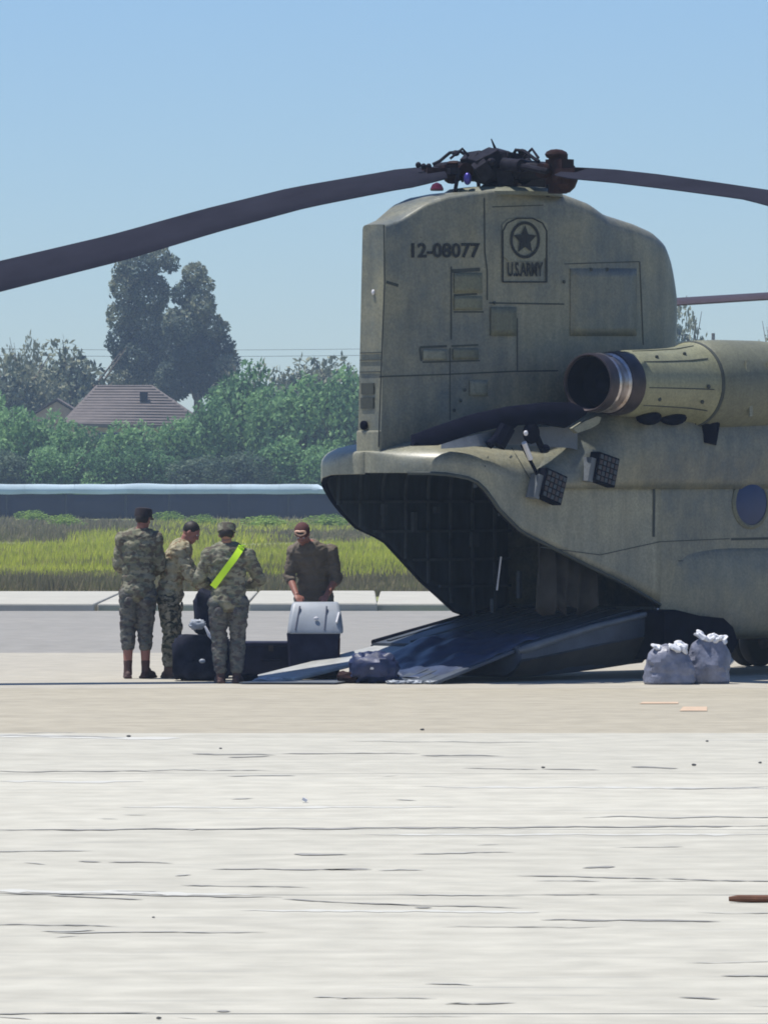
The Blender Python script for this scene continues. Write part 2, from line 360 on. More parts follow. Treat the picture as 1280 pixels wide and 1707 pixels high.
# ------------------------------------------------------------------ grass field
def veg_mat(name, cols, scale=.15, trans=.25, rnd=.35):
    m = bpy.data.materials.new(name); m.use_nodes = True; n = m.node_tree; P = n.nodes['Principled BSDF']
    P.inputs['Roughness'].default_value = .7; P.inputs['Specular IOR Level'].default_value = .2
    g = n.nodes.new('ShaderNodeNewGeometry'); nz = n.nodes.new('ShaderNodeTexNoise'); nz.inputs['Scale'].default_value = scale; nz.inputs['Detail'].default_value = 4
    n.links.new(g.outputs['Position'], nz.inputs[0])
    at = n.nodes.new('ShaderNodeAttribute'); at.attribute_name = 'rnd'
    ad = n.nodes.new('ShaderNodeMath'); ad.operation = 'MULTIPLY_ADD'; ad.inputs[1].default_value = rnd; ad.inputs[2].default_value = -rnd/2
    n.links.new(at.outputs['Fac'], ad.inputs[0])
    a2 = n.nodes.new('ShaderNodeMath'); a2.operation = 'ADD'; n.links.new(ad.outputs[0], a2.inputs[0]); n.links.new(nz.outputs[0], a2.inputs[1])
    cr = n.nodes.new('ShaderNodeValToRGB'); e = cr.color_ramp.elements
    while len(e) < len(cols): e.new(.5)
    for i, c in enumerate(cols): e[i].position = .3+.4*i/(len(cols)-1); e[i].color = c+(1,)
    n.links.new(a2.outputs[0], cr.inputs[0]); n.links.new(cr.outputs[0], P.inputs['Base Color'])
    tr = n.nodes.new('ShaderNodeBsdfTranslucent'); n.links.new(cr.outputs[0], tr.inputs[0])
    ms = n.nodes.new('ShaderNodeMixShader'); ms.inputs[0].default_value = trans
    n.links.new(P.outputs[0], ms.inputs[1]); n.links.new(tr.outputs[0], ms.inputs[2]); n.links.new(ms.outputs[0], n.nodes['Material Output'].inputs[0])
    return m
M['grass'] = veg_mat('weedy_grass', [(.36,.31,.15),(.48,.50,.09),(.66,.68,.10),(.56,.54,.17)], .12, .55)
M['drygrass'] = veg_mat('dry_grass', [(.19,.16,.11),(.26,.22,.14),(.24,.23,.11)], .5, .4)
M['bushgreen'] = veg_mat('field_bush_green', [(.12,.20,.05),(.22,.34,.07),(.30,.42,.10)], .5, .4)
def rnd_attr(me, vals):
    a = me.attributes.new('rnd', 'FLOAT', 'FACE'); a.data.foreach_set('value', vals)
rg = random.Random(5)
def field(name, n, yr, hr, wfac, m, cond=None, seedk=0):
    V = []; Fc = []; vals = []
    a0, a1 = yr
    for i in range(n):
        sy = rg.uniform(a0, a1); Y = gy(sy); X = rg.uniform(px(-60,Y), px(1340,Y))
        if cond and not cond(X, Y): continue
        h = rg.uniform(*hr)*(.6+.8*max(0,min(1,.5+noise.noise(Vector((X*.25,Y*.05,seedk)))))); v = rg.random()
        for k in range(4):
            an = rg.uniform(0,6.28); wd = wfac*Y/F*rg.uniform(.6,1.3); ox, oy = rg.gauss(0,.12), rg.gauss(0,.12)
            lean = rg.uniform(-.35,.35)*h; hh = h*rg.uniform(.6,1.1)
            b_ = len(V); x_, y_ = X+ox, Y+oy
            V.extend([(x_-wd*math.cos(an)*.5, y_-wd*math.sin(an)*.5, -.06),(x_+wd*math.cos(an)*.5, y_+wd*math.sin(an)*.5, -.06),(x_+lean+wd*.3, y_+lean*.3, -.06+hh)])
            Fc.append((b_,b_+1,b_+2)); vals.append(v*.6+rg.random()*.4)
    me = bpy.data.meshes.new(name); me.from_pydata(V, [], Fc); me.materials.append(m); rnd_attr(me, vals)
    o = bpy.data.objects.new(name, me); link(o); return tag(o, kind='stuff')
tag(field('green_grass', 36000, (872, 966), (.16,.40), 3.6, M['grass'], lambda X,Y: not (noise.noise(Vector((X*.09,Y*.02,3)))>-.08 and Y>215)), 'tall yellow green weeds covering the field before the fence', 'grass')
tag(field('dry_grass', 9000, (955, 990), (.16,.34), 4.0, M['drygrass']), 'brown dry grass along the pale kerb strip', 'grass')
tag(field('far_dry_grass', 9000, (866, 902), (.15,.34), 4.5, M['drygrass']), 'thin dry grass and dirt below the dark fence', 'grass')

# ------------------------------------------------------------------ foliage
def foliage_mesh(name, lumps, nleaf, leaf, m, seed, droop=0):
    r_ = random.Random(seed); V = []; Fc = []; vals = []
    wts = [l[3]*l[4]*l[5] for l in lumps]; tot = sum(wts)
    for (cx,cy,cz,rx,ry,rz), wt in zip([(l[0],l[1],l[2],l[3],l[4],l[5]) for l in lumps], wts):
        k = max(20, int(nleaf*wt/tot)); tone = r_.random()
        for i in range(k):
            d = Vector((r_.gauss(0,1), r_.gauss(0,1), r_.gauss(0,1))).normalized()
            q = .60+.40*r_.random()**.6
            q *= 1+.22*noise.noise(d*2.2+Vector((cx,cy,cz)))
            p = Vector((cx+d.x*rx*q, cy+d.y*ry*q, cz+d.z*rz*q))
            if p.z < .05: continue
            s_ = leaf*r_.uniform(.5,1.35)
            a = Vector((r_.gauss(0,1), r_.gauss(0,1), r_.gauss(0,.8)-droop)).normalized(); nn = (d+Vector((r_.gauss(0,.7), r_.gauss(0,.7), r_.gauss(0,.7)+.3))).normalized()
            b_ = a.cross(nn)
            if b_.length < .01: continue
            b_.normalize(); i0 = len(V)
            V.extend([tuple(p-a*s_), tuple(p+b_*s_*.5), tuple(p+a*s_), tuple(p-b_*s_*.5)]); Fc.append((i0,i0+1,i0+2,i0+3)); vals.append(.55*tone+.45*r_.random())
    me = bpy.data.meshes.new(name); me.from_pydata(V, [], Fc); me.materials.append(m); rnd_attr(me, vals); return me
M['hedge1'] = veg_mat('hedge_leaf_green', [(0.042,0.108,0.048),(0.120,0.252,0.102),(0.240,0.408,0.168)], .25, .4, .9)
M['hedge2'] = veg_mat('hedge_leaf_dull', [(0.036,0.072,0.054),(0.072,0.120,0.078),(0.132,0.180,0.108)], .25, .3, .9)
M['euc'] = veg_mat('eucalyptus_leaf', [(.04,.068,.06),(.11,.145,.10),(.24,.25,.16)], .3, .2, 1.0)
def blob_lumps(rr, W, H, n, base=.0):
    L = [(0,0,H*.48, W*.36, W*.36, H*.40)]
    for i in range(n):
        a = rr.uniform(0,6.28); q = rr.uniform(.15,.5)*W*.8; z = rr.uniform(.10,.85)*H
        q *= math.sqrt(max(.1, 1-abs(z/H-.4)*1.1)); s_ = rr.uniform(.14,.26)*W
        L.append((math.cos(a)*q, math.sin(a)*q, z, s_*rr.uniform(.8,1.2), s_, s_*rr.uniform(.7,1.1)))
    return L
def trunk_mesh(name, H, W, seed, lean=0):
    r_ = random.Random(seed); b = MB(); rt = .025*H+.06
    top = (lean*H, 0, H*.8)
    pts = [(0,0,-.1),(lean*H*.3+r_.uniform(-.1,.1),0,H*.3),(lean*H*.6, r_.uniform(-.2,.2), H*.55), top]
    b.tube(pts, [rt, rt*.75, rt*.5, rt*.18], 8)
    for i in range(7):
        z = H*r_.uniform(.2,.65); a = r_.uniform(0,6.28); l = W*r_.uniform(.25,.42)
        p0 = Vector((lean*z,0,z)); p2 = p0+Vector((math.cos(a)*l, math.sin(a)*l, l*r_.uniform(.4,1.1)))
        b.tube([p0, (p0+p2)/2+Vector((0,0,-.1*l)), p2], [rt*.42, rt*.28, rt*.08], 6)
    return b.mesh(name, M['trunk'], 60)
hedge = []
for s_ in range(4):
    rr = random.Random(40+s_)
    hedge.append((foliage_mesh('crown', blob_lumps(rr, 6.0, 6.0, 22), 9500, .17, M['hedge1'] if s_ < 3 else M['hedge2'], 70+s_, .5), trunk_mesh('trunk', 6.0, 6.0, 10+s_)))
def tree(meshes, loc, sc, rz, name, label, cat, group):
    t = empty(name, loc, rz, label=label, cat=cat, group=group)
    for nm, me in zip(('crown','trunk'), meshes):
        o = bpy.data.objects.new(nm, me); link(o, t)
    t.scale = sc; return t
# (pixel x, pixel y of the top, distance, width in m, mesh)
hl = [(-25,672,395,4.6,0,'green bushy tree cut by the left edge of the photo'),
      (52,684,388,4.6,1,'round green tree below the left end of the brown roof'),
      (132,714,384,4.2,2,'low green tree directly under the brown roof eave'),
      (208,722,382,4.4,0,'low light green tree in front of the roof, near the centre of the roof'),
      (278,702,390,4.6,1,'green tree hiding the right slope of the brown roof'),
      (344,676,392,4.4,2,'green tree just right of the brown roof'),
      (398,628,398,5.4,0,'tall green tree at the right foot of the eucalyptus'),
      (462,648,394,4.8,1,'bright green tree midway between eucalyptus and helicopter tail'),
      (520,640,392,5.0,2,'green tree just left of the helicopter pylon'),
      (585,636,390,5.0,0,'green tree half hidden behind the helicopter pylon'),
      (655,650,392,5.0,1,'green tree behind the helicopter pylon')]
for (x_, y_, Y, W, k, lab) in hl:
    H = pz(y_, Y)+.3; tree(hedge[k], (px(x_,Y), Y, 0), (W/5.2, W/5.2, H/6.1), rg.uniform(0,6.2), 'bushy_tree', lab, 'tree', 'row of green trees behind the dark fence')
# shrubs along the fence back, darker
sh = [(20,755,374,3.4,3,'dull green shrub at the left end behind the fence'),(100,748,374,3.6,1,'green shrub behind the fence below the left roof end'),(175,760,373,3.4,0,'green shrub behind the fence under the roof'),
      (245,752,374,3.6,2,'green shrub behind the fence left of the dark shrub'),(322,764,372,3.8,3,'dark dull green shrub behind the middle of the fence'),(395,757,373,3.4,3,'dark green shrub behind the fence under the tall green tree'),
      (462,742,374,3.6,0,'green shrub behind the fence above the bareheaded soldier'),(535,748,373,3.4,1,'green shrub behind the fence beside the helicopter tail')]
for (x_, y_, Y, W, k, lab) in sh:
    H = pz(y_, Y)+.2; tree(hedge[k], (px(x_,Y), Y, 0), (W/5.2, W/5.2, H/6.1), rg.uniform(0,6.2), 'shrub', lab, 'shrub', 'shrubs close behind the dark fence')
# background duller trees
olv = foliage_mesh('crown', blob_lumps(random.Random(91), 7, 7, 22), 8000, .18, M['euc'], 81, .6); olt = trunk_mesh('trunk', 7, 7, 22)
for (x_, y_, Y, W, lab) in [(12,596,440,7,'grey green tree at the left edge beyond the hedge'),(44,566,452,3.4,'thin wispy tree top at far left'),(122,572,455,8,'grey green round tree left of the eucalyptus'),
                            (62,640,445,5,'small grey tree beside the left end of the house'),(425,612,450,6,'grey green tree right of the eucalyptus'),(492,603,455,7.5,'rounded grey green tree midway under the wires'),
                            (575,600,455,7,'grey green tree touching the helicopter pylon outline'),(1142,512,452,5.6,'dark tree seen in the gap between pylon and engine'),(1296,526,450,5,'dark tree cut by the right edge')]:
    H = pz(y_, Y)+.3; tree((olv, olt), (px(x_,Y), Y, 0), (W/6.0, W/6.0, H/7.1), rg.uniform(0,6.2), 'distant_tree', lab, 'tree', 'duller trees far behind the fence')
# the two big eucalyptus crowns
def euc(name, x_, Ytop, Y, lumps_px, seed, label):
    Ls = []; X0 = px(x_, Y)
    for (lx, ly, lr) in lumps_px:
        r_ = 1.03*lr*Y/F; Ls.append((px(lx,Y)-X0, random.Random(lx).uniform(-.8,.8), pz(ly,Y), r_, r_*1.1, r_*.95))
    me = foliage_mesh('crown', Ls, 22000, .155, M['euc'], seed, .8)
    H = pz(Ytop, Y)
    return tree((me, trunk_mesh('trunk', H, 4, seed)), (X0, Y, 0), (1,1,1), 0, name, label, 'tree', 'pair of tall eucalyptus trees')
euc('eucalyptus_tree', 232, 420, 462, [(268,432,22),(232,450,34),(208,478,26),(250,490,36),(205,528,28),(240,545,40),(200,570,24),(232,600,42),(262,585,30),(215,635,34),(255,640,34),(285,440,16),(200,450,14)], 5,
    'tall broad eucalyptus tree on the left of the pair above the roof')
euc('eucalyptus_tree', 330, 442, 458, [(325,458,22),(343,476,16),(306,490,22),(335,510,26),(305,545,34),(352,548,26),(368,580,24),(325,590,40),(378,612,22),(345,628,38),(295,630,36),(388,590,10),(372,548,12),(396,602,8)], 6,
    'tall narrower eucalyptus tree on the right of the pair above the roof')
# house roof
Y = 425
ht = empty('house', (px(215,Y), Y, 0), label='low house with a brown shingle hip roof behind the hedge', cat='house')
zr, ze = pz(641,Y), pz(706,Y); X = lambda q: px(q,Y)-px(215,Y)
b = MB(); b.add([(X(105),-3,ze),(X(350),-3,ze-.15),(X(350),9,ze-.15),(X(105),9,ze),(X(158),2.5,zr),(X(252),2.5,zr),(X(105),-3,ze-.25),(X(350),-3,ze-.4),(X(350),9,ze-.4),(X(105),9,ze-.25)],
                [(0,1,5,4),(1,2,5),(2,3,4,5),(3,0,4),(0,6,7,1),(1,7,8,2),(2,8,9,3),(3,9,6,0),(6,9,8,7)])
roof = b.build('roof', M['roof'], ht, smooth=None)
b = MB().box((0,0,0),(.5,.6,.6)); b.build('roof_vent', M['black'], roof, loc=(X(240),.2,zr-1.0+.2))
b = MB()
for i in range(14):                                         # shingle courses as low steps
    t = (i+.5)/14; x0 = X(105)*(1-t)+X(158)*t; x1 = X(350)*(1-t)+X(252)*t; z = ze*(1-t)+zr*t; y = -3*(1-t)+2.5*t
    b.box(((x0+x1)/2, y-.03, z+.015-.15*(1-t)*.5), (x1-x0-.3, .12, .035))
o = b.build('shingle_courses', M['roof'], ht, smooth=None); o['kind'] = 'stuff'
b = MB().box(((X(112)+X(340))/2, 3, ze/2-.2), (X(340)-X(112), 11, ze-.1)); b.build('wall', M['wallhouse'], ht, smooth=None)
b = MB().box((X(190), -2.56, ze-1.2), (1.8,.1,1.1)); b.build('window', M['glass'], ht, smooth=None)
# second pale gable at left
h2 = empty('outbuilding', (px(95,430),430,0), label='small pale pinkish gabled building left of the brown roof', cat='house')
zz = pz(668,430); q = px(75,430)-px(95,430)
b = MB().prism([(-1.9,0,0),(1.9,0,0),(1.9,0,zz-1.2),(0,0,zz-.05),(-1.9,0,zz-1.2)], (0,5,0)); b.build('wall', M['wallhouse'], h2, smooth=None)
b = MB(); b.bar((-2.1,2.5,zz-1.25),(0.05,2.5,zz+.03),.0,.0) if 0 else None
b.add([(-2.2,-.3,zz-1.3),(0,-.3,zz+.05),(0,5.3,zz+.05),(-2.2,5.3,zz-1.3),(-2.2,-.3,zz-1.18),(0,-.3,zz+.17),(0,5.3,zz+.17),(-2.2,5.3,zz-1.18)], [(0,1,2,3),(4,7,6,5),(0,4,5,1),(3,2,6,7),(0,3,7,4),(1,5,6,2)])
b.add([(2.2,-.3,zz-1.3),(0,-.3,zz+.05),(0,5.3,zz+.05),(2.2,5.3,zz-1.3),(2.2,-.3,zz-1.18),(0,-.3,zz+.17),(0,5.3,zz+.17),(2.2,5.3,zz-1.18)], [(0,3,2,1),(4,5,6,7),(0,1,5,4),(3,7,6,2),(0,4,7,3)])
b.build('roof', M['roof'], h2, smooth=None)
# power line
pl = empty('power_line', (px(60,500), 500, 0), label='faint overhead wires crossing the sky right of the eucalyptus', cat='power line')
for dz, sag in ((0,1.0),(.5,.9)):
    b = MB(); pts = []
    for i in range(25):
        t = i/24; pts.append((-38+90*t, 0, pz(590,500)+dz-.2+sag*(4*(t-.55)**2)))
    b.tube(pts, .016, 5); b.build('wire', M['wire'], pl, smooth=60)
for xx in (-38, 52):
    b = MB().tube([(xx,.3,0),(xx,.3,pz(590,500)+1.6)], [.2,.13], 8); b.box((xx,.1,pz(590,500)+.9),(2.2,.12,.12)); b.build('pole', M['trunk'], pl)

# ------------------------------------------------------------------ dark fence with pale top sheet
Y = 361
fx0, fx1 = px(-60,Y), px(760,Y)
fn = empty('screen_fence', (fx0, Y, 0), label='long dark navy screened fence topped by a pale blue sheet, across the field', cat='fence')
zt = pz(824,Y); x = 0; k = 0; cuts = []
while x < fx1-fx0:
    L = rg.choice([2.4,2.9,3.3]); x1 = x+L; rr = rg.uniform(-.04,.04)
    rows = []
    for i in range(7):
        t = i/6; rows.append([(x+.05+(L-.1)*t, rr+.06*math.sin(t*3.14)*rg.uniform(.4,1), z) for z in (0, zt*.33, zt*.66, zt)])
    b = MB().grid(rows); o = b.build('screen_panel', M['fence'], fn, smooth=60); so_ = o.modifiers.new('s','SOLIDIFY'); so_.thickness = .03
    MB().tube([(x,.12,0),(x,.12,zt+.1)], .05, 8).build('post', M['post'], fn); x = x1
x = 0
while fx0+x < px(550,Y):
    L = min(rg.uniform(2.2,3.4), px(551,Y)-fx0-x+.01)
    rows = []
    for i in range(9):
        t = i/8; xx = x+L*t; wv = .06*noise.noise(Vector((xx*.6,0,0))); s_ = 1 if fx0+xx < px(535,Y) else .6
        a = pz(824,Y)+wv; c_ = pz(807,Y)+.07*noise.noise(Vector((xx*.45,5,0)))+.0
        rows.append([(xx, -.16, a+.02), (xx, -.20, a+(c_-a)*.5), (xx, .02, a+(c_-a)*s_), (xx,.5,a+(c_-a)*s_-.02), (xx,.55,a+.05)])
    b = MB().grid(rows, closed=True); o = b.build('top_sheet', M['fencetop'], fn, smooth=50); x += L+.01
# weeds at the fence
bu = foliage_mesh('weed_bush', blob_lumps(random.Random(3), 1.6, 1.0, 10), 900, .07, M['bushgreen'], 4)
for (x_, y_, Y, s_, lab) in [(452,868,290,1.5,'bright green weed bush left of the bareheaded soldier'),(556,872,300,1.5,'green weed bush between soldier and helicopter tail'),(62,858,340,1.3,'grey green weed bush at the foot of the fence on the left'),
                             (290,862,330,1.2,'small weed bush above the second soldier'),(345,866,300,1.0,'low weed bush above the soldier in the patrol cap'),(115,872,300,1.1,'pale weed bush on the dirt near the left')]:
    o = bpy.data.objects.new('weed_bush', bu); link(o); o.location = (px(x_,Y),Y,-.06); o.scale = (s_, s_, max(.6,(pz(y_,Y)+.06)/1.0)); tag(o, lab, 'bush', 'weed bushes in the field')

# ------------------------------------------------------------------ haze
hz = MB().box((0, 300, 20), (260, 640, 44)); o = hz.build('haze', M['black'], smooth=None)
hm = bpy.data.materials.new('haze_air'); hm.use_nodes = True; hm.node_tree.nodes.clear()
pv = hm.node_tree.nodes.new('ShaderNodeVolumePrincipled'); ho = hm.node_tree.nodes.new('ShaderNodeOutputMaterial'); hm.node_tree.links.new(pv.outputs[0], ho.inputs['Volume'])
pv.inputs['Color'].default_value = (.62,.80,1,1); pv.inputs['Density'].default_value = .00042; pv.inputs['Anisotropy'].default_value = .0
o.data.materials.clear(); o.data.materials.append(hm); tag(o, 'thin blue haze in the air over the airfield', 'haze', kind='stuff')

# ================================================================== HELICOPTER
PSI = R(43); cs, sn = math.cos(PSI), math.sin(PSI)
X0, Y0 = 1.2277, 72.0
def loc(x_, y_, v):
    """photo pixel -> (u, w) on the helicopter plane v = const"""
    a = (x_-640)/F          # X = a*Y
    # X0+u cs+v sn = a (Y0+u sn - v cs)
    u = (a*(Y0 - v*cs) - X0 - v*sn)/(cs - a*sn)
    Yv = Y0+u*sn-v*cs
    return u, CH-(y_-HY)*Yv/F
heli = empty('helicopter', (X0, Y0, 0), PSI, label='olive drab twin rotor military transport helicopter with its rear ramp lowered', cat='helicopter')
def interp(tab, x_):
    if x_ <= tab[0][0]: return tab[0][1]
    for (a, b_), (c, d) in zip(tab, tab[1:]):
        if x_ <= c: return b_+(d-b_)*(x_-a)/(c-a)
    return tab[-1][1]
def smooth_tab(tab, n=60):
    a, b_ = tab[0][0], tab[-1][0]; out = []
    for i in range(n+1):
        x_ = a+(b_-a)*i/n; out.append((x_, (interp(tab,x_-.05)+2*interp(tab,x_)+interp(tab,x_+.05))/4))
    return out
# ---- pylon
uT = loc(637, 560, .19)[0]
UL = loc(1121, 580, 0)[0]
Ttab = [(uT,.185),(uT+.5,.28),(uT+1.2,.40),(0,.46),(1.0,.47),(1.8,.42),(2.3,.33),(UL-.25,.22),(UL-.1,.14),(UL,.02)]
def T(u): return interp(Ttab, u)
toppix = [(637,374),(655,366),(690,340),(720,328),(760,321),(800,317),(905,322),(935,340),(962,358),(1010,372),(1050,386),(1075,404),(1088,424),(1100,455),(1110,490),(1117,530),(1121,580)]
toptab = [loc(a, b_, 0 if a > 930 else .15) for a, b_ in toppix]; toptab[0] = (uT, toptab[0][1])
def shear(w_): return (w_-3.0)*.03
def wtop(u): return interp(toptab, u)
W0 = 2.35
us = [uT+ (UL-uT)*i/70 for i in range(71)]; us[0] = uT
rows = []
for u in us:
    t, wt = T(u), wtop(u); rr = min(.045 if u < -.25 else .045+.115*min(1,(u+.25)/.6), t*.8); pts = []
    hs = [W0+(wt-rr-W0)*k/12 for k in range(13)]
    for h_ in hs:
        flare = 1+.35*max(0,(2.95-h_)/.6)**2 if u > uT+.8 else 1
        pts.append((t*flare, h_))
    for k in range(1,6):
        a = k*math.pi/10; pts.append((t-rr+rr*math.cos(a), wt-rr+rr*math.sin(a)))
    full = pts + [(0, wt+.005)] + [(-v, h_) for v, h_ in pts[::-1]]
    rows.append([(u+shear(h_), v, h_) for v, h_ in full])
b = MB().grid(rows)
n0 = len(rows[0]); b.f.append(tuple(range(n0))); b.f.append(tuple(len(b.v)-n0+i for i in range(n0))[::-1])
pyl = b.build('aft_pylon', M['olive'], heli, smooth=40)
def surf(x_, y_, off=.006):
    """photo pixel -> point on the starboard pylon skin"""
    v = .4
    for _ in range(6):
        u, h_ = loc(x_, y_, v); v = T(u-shear(h_))*(1+.35*max(0,(2.95-h_)/.6)**2 if u > uT+.8 else 1)+off
    return Vector((u, v, h_))
def drape_strip(pts, wid, name, m, parent, off=.005, thick=.008):
    P = []
    for (a, c), (d, e) in zip(pts, pts[1:]):
        n = max(1, int(math.hypot(d-a, e-c)/14))
        for i in range(n): P.append((a+(d-a)*i/n, c+(e-c)*i/n))
    P.append(pts[-1]); rows = []
    for i, (a, c) in enumerate(P):
        q = P[min(i+1,len(P)-1)]; p = P[max(i-1,0)]; dx, dy = q[0]-p[0], q[1]-p[1]; L = math.hypot(dx,dy) or 1; nx, ny = -dy/L*wid/2, dx/L*wid/2
        A = surf(a+nx, c+ny, off); B = surf(a-nx, c-ny, off); A2 = surf(a+nx, c+ny, off-thick); B2 = surf(a-nx, c-ny, off-thick)
        rows.append([A, B, B2, A2])
    b = MB().grid(rows, closed=True); b.f += [(0,1,2,3), tuple(len(b.v)-4+i for i in range(4))[::-1]]
    return b.build(name, m, parent, smooth=30)
def drape_panel(x0, y0, x1, y1, name, m, parent, off=.012, nx=4, ny=4):
    rows = []
    for j in range(ny+1):
        rows.append([surf(x0+(x1-x0)*i/nx, y0+(y1-y0)*j/ny, off) for i in range(nx+1)])
    b = MB().grid(rows); o = b.build(name, m, parent, smooth=30); s_ = o.modifiers.new('s','SOLIDIFY'); s_.thickness = .014; s_.offset = 0
    return o
# trailing-edge strip seam, panel seams and doors
for pts, wd in [([(640,375),(641,470),(636,600),(631,745)],2.2),([(807,330),(808,420),(812,452),(812,500)],2.2),([(632,628),(745,624),(858,619),(930,618)],2.4),([(752,444),(752,566)],2.4),
                ([(752,452),(800,449)],6),([(756,492),(795,490)],3),([(756,520),(806,520)],2.6),([(815,505),(940,507)],2.6),([(700,579),(745,577)],4),([(752,577),(797,575)],3),([(700,579),(702,602)],3),([(704,604),(800,601)],2.6),([(750,580),(750,626)],1.8),
                ([(940,440),(1065,436)],1.6),([(1066,436),(1072,575)],1.3),([(820,345),(905,342)],1.6),([(644,470),(664,476)],5),([(862,530),(862,618)],1.6),([(750,626),(750,700)],1.6),([(700,395),(703,396)],1)]:
    drape_strip(pts, wd, 'panel_seam', M['seam'], pyl)
drape_panel(757, 455, 803, 488, 'access_panel', M['olive_panel'], pyl)
drape_panel(757, 494, 803, 517, 'access_panel', M['olive_panel'], pyl)
drape_panel(705, 583, 745, 600, 'access_panel', M['olive_light'], pyl)
drape_panel(755, 581, 797, 599, 'access_panel', M['olive_panel'], pyl)
drape_panel(783, 634, 812, 660, 'access_panel', M['olive_light'], pyl)
drape_panel(818, 512, 860, 560, 'access_panel', M['olive_panel'], pyl)
drape_panel(950, 448, 1060, 560, 'access_panel', M['olive'], pyl, nx=8, ny=8, off=.004)
for (x_, y_) in [(824,505),(775,650),(768,668),(757,684),(1012,449),(985,449),(940,470)]:
    p = surf(x_, y_, .012); MB().ell(p, (.02,.012,.02), 8, 5).build('rivet_cap', M['seam'], pyl)
# text and emblem
def drape_text(txt, x0, x1, y0, y1, name, m, off=.012):
    cu = bpy.data.curves.new(name, 'FONT'); cu.body = txt; cu.size = 1; cu.extrude = 0; cu.resolution_u = 3; cu.offset = .028
    o = bpy.data.objects.new(name, cu); C.objects.link(o); dg = bpy.context.evaluated_depsgraph_get()
    me = bpy.data.meshes.new_from_object(o.evaluated_get(dg)); bpy.data.objects.remove(o)
    xs = [v.co.x for v in me.vertices]; ys = [v.co.y for v in me.vertices]; a, c, d, e = min(xs), max(xs), min(ys), max(ys)
    for v in me.vertices:
        v.co = surf(x0+(x1-x0)*(v.co.x-a)/(c-a), y1+(y0-y1)*(v.co.y-d)/(e-d), off)
    me.materials.clear(); me.materials.append(m); o = bpy.data.objects.new(name, me); link(o, pyl); return o
drape_text('12-08077', 686, 800, 405, 430, 'serial_number', M['mark'])
drape_text('U.S.ARMY', 846, 905, 437, 461, 'lettering', M['mark'], .014)
def poly_on(pix, name, m, off):
    b = MB(); b.add([surf(a, c, off) for a, c in pix], [tuple(range(len(pix)))]); o = b.build(name, m, pyl, smooth=None); return o
rp = []
for k in range(20):
    a = math.pi*2*k/20; rp.append((875+38*max(-1,min(1,1.25*math.cos(a))), 400+36*max(-1,min(1,1.2*math.sin(a)))))
poly_on(rp, 'emblem_field', M['olive_light'], .010)
drape_strip([(838,470),(838,385),(845,372),(862,364),(888,364),(904,372),(911,385),(911,470),(838,470)], 2.4, 'emblem_border', M['mark'], pyl, .014)
cx_, cy_ = 875, 400
def ringpix(r0, r1, n=40):
    V = []; Fs = []
    for k in range(n):
        a = 2*math.pi*k/n
        for r_ in (r0, r1): V.append(surf(cx_+r_*.8*math.cos(a), cy_+r_*math.sin(a), .0165))
    for k in range(n): Fs.append((2*k, 2*k+1, (2*k+3)%(2*n), (2*k+2)%(2*n)))
    return V, Fs
b = MB(); b.add(*ringpix(26,31)); b.build('emblem_ring', M['mark'], pyl, smooth=None)
st = []
for k in range(10):
    a = -math.pi/2+k*math.pi/5; r_ = 25 if k%2==0 else 11.5; st.append((cx_+r_*.8*math.cos(a), cy_+r_*math.sin(a)))
b = MB(); b.add([surf(cx_,cy_,.019)]+[surf(a,c,.019) for a,c in st], [(0,1+k,1+(k+1)%10) for k in range(10)]); b.build('emblem_star', M['mark'], pyl, smooth=None)
# tail lamp on the trailing face, vents
def rear(x_, y_, off=.01):
    u = uT-off; # on plane u ~ uT
    a = (x_-640)/F; v = (a*(Y0+u*sn)-X0-u*cs)/(sn+a*cs); Yv = Y0+u*sn-v*cs; h_ = CH-(y_-HY)*Yv/F
    return Vector((u+shear(h_), v, h_))
p = rear(609, 709); MB().lathe([(0,.05),(.03,.05),(.04,.03)], p, (-1,0,0), 16).build('tail_lamp', M['black'], pyl)
p = rear(618, 487); MB().ell(p, (.02,.02,.03), 8, 6).build('position_light', M['whitecloth'], pyl)
for yy in (648, 672):
    b = MB()
    p = rear(612, yy); b.box(p, (.012,.2,.12)); b.build('vent_grille', M['seam'], pyl)
for yy in (588, 600, 620):
    p = rear(616, yy); MB().box(p, (.01,.34,.012)).build('panel_seam', M['seam'], pyl)

MB().box((uT,0,2.50),(.08,.374,.46)).build('tail_fairing', M['olive_rear'], heli, smooth=None, bevel=.02)
# ---- fuselage shell
def hw(u):
    if u < -1.1: return 1.2*max(0, 1-(abs(u+1.1)/.86)**2.6)**(1/2.6)
    if u > 9.3: return 1.2*math.sqrt(max(.0, 1-((u-9.3)/3.4)**2))*.98+.02
    return 1.2+.06*min(1, (u+1.1)/3)
def ftop(u): return interp([(-1.96,2.50),(-1.6,2.60),(-.8,2.66),(.2,2.80),(1.5,2.92),(3,3.0),(9,3.0),(11,2.9),(12.6,1.6)], u)
def wn(u): return interp([(-2.1,2.27),(-1.75,2.265),(-1.44,2.20),(-1.28,2.07),(-1.11,1.88),(-.95,1.76),(-.77,1.63),(-.43,1.50),(.07,1.31),(.81,1.04),(1.32,.82),(1.36,.80)], u)
def wf(u): return interp([(-2.1,2.27),(-1.85,2.24),(-1.55,2.08),(-1.3,1.88),(-1.02,1.66),(-.7,1.55),(-.56,1.49),(.1,.97),(.35,.82),(.56,.66),(1.36,.55)], u)
HU = 1.34
ust = [-1.96,-1.9595,-1.957,-1.95,-1.93,-1.9,-1.8,-1.7,-1.6,-1.5,-1.4,-1.3,-1.2,-1.1,-1.0,-.9,-.8,-.7,-.56,-.43,-.25,0,.25,.5,.75,1.0,1.2,HU]
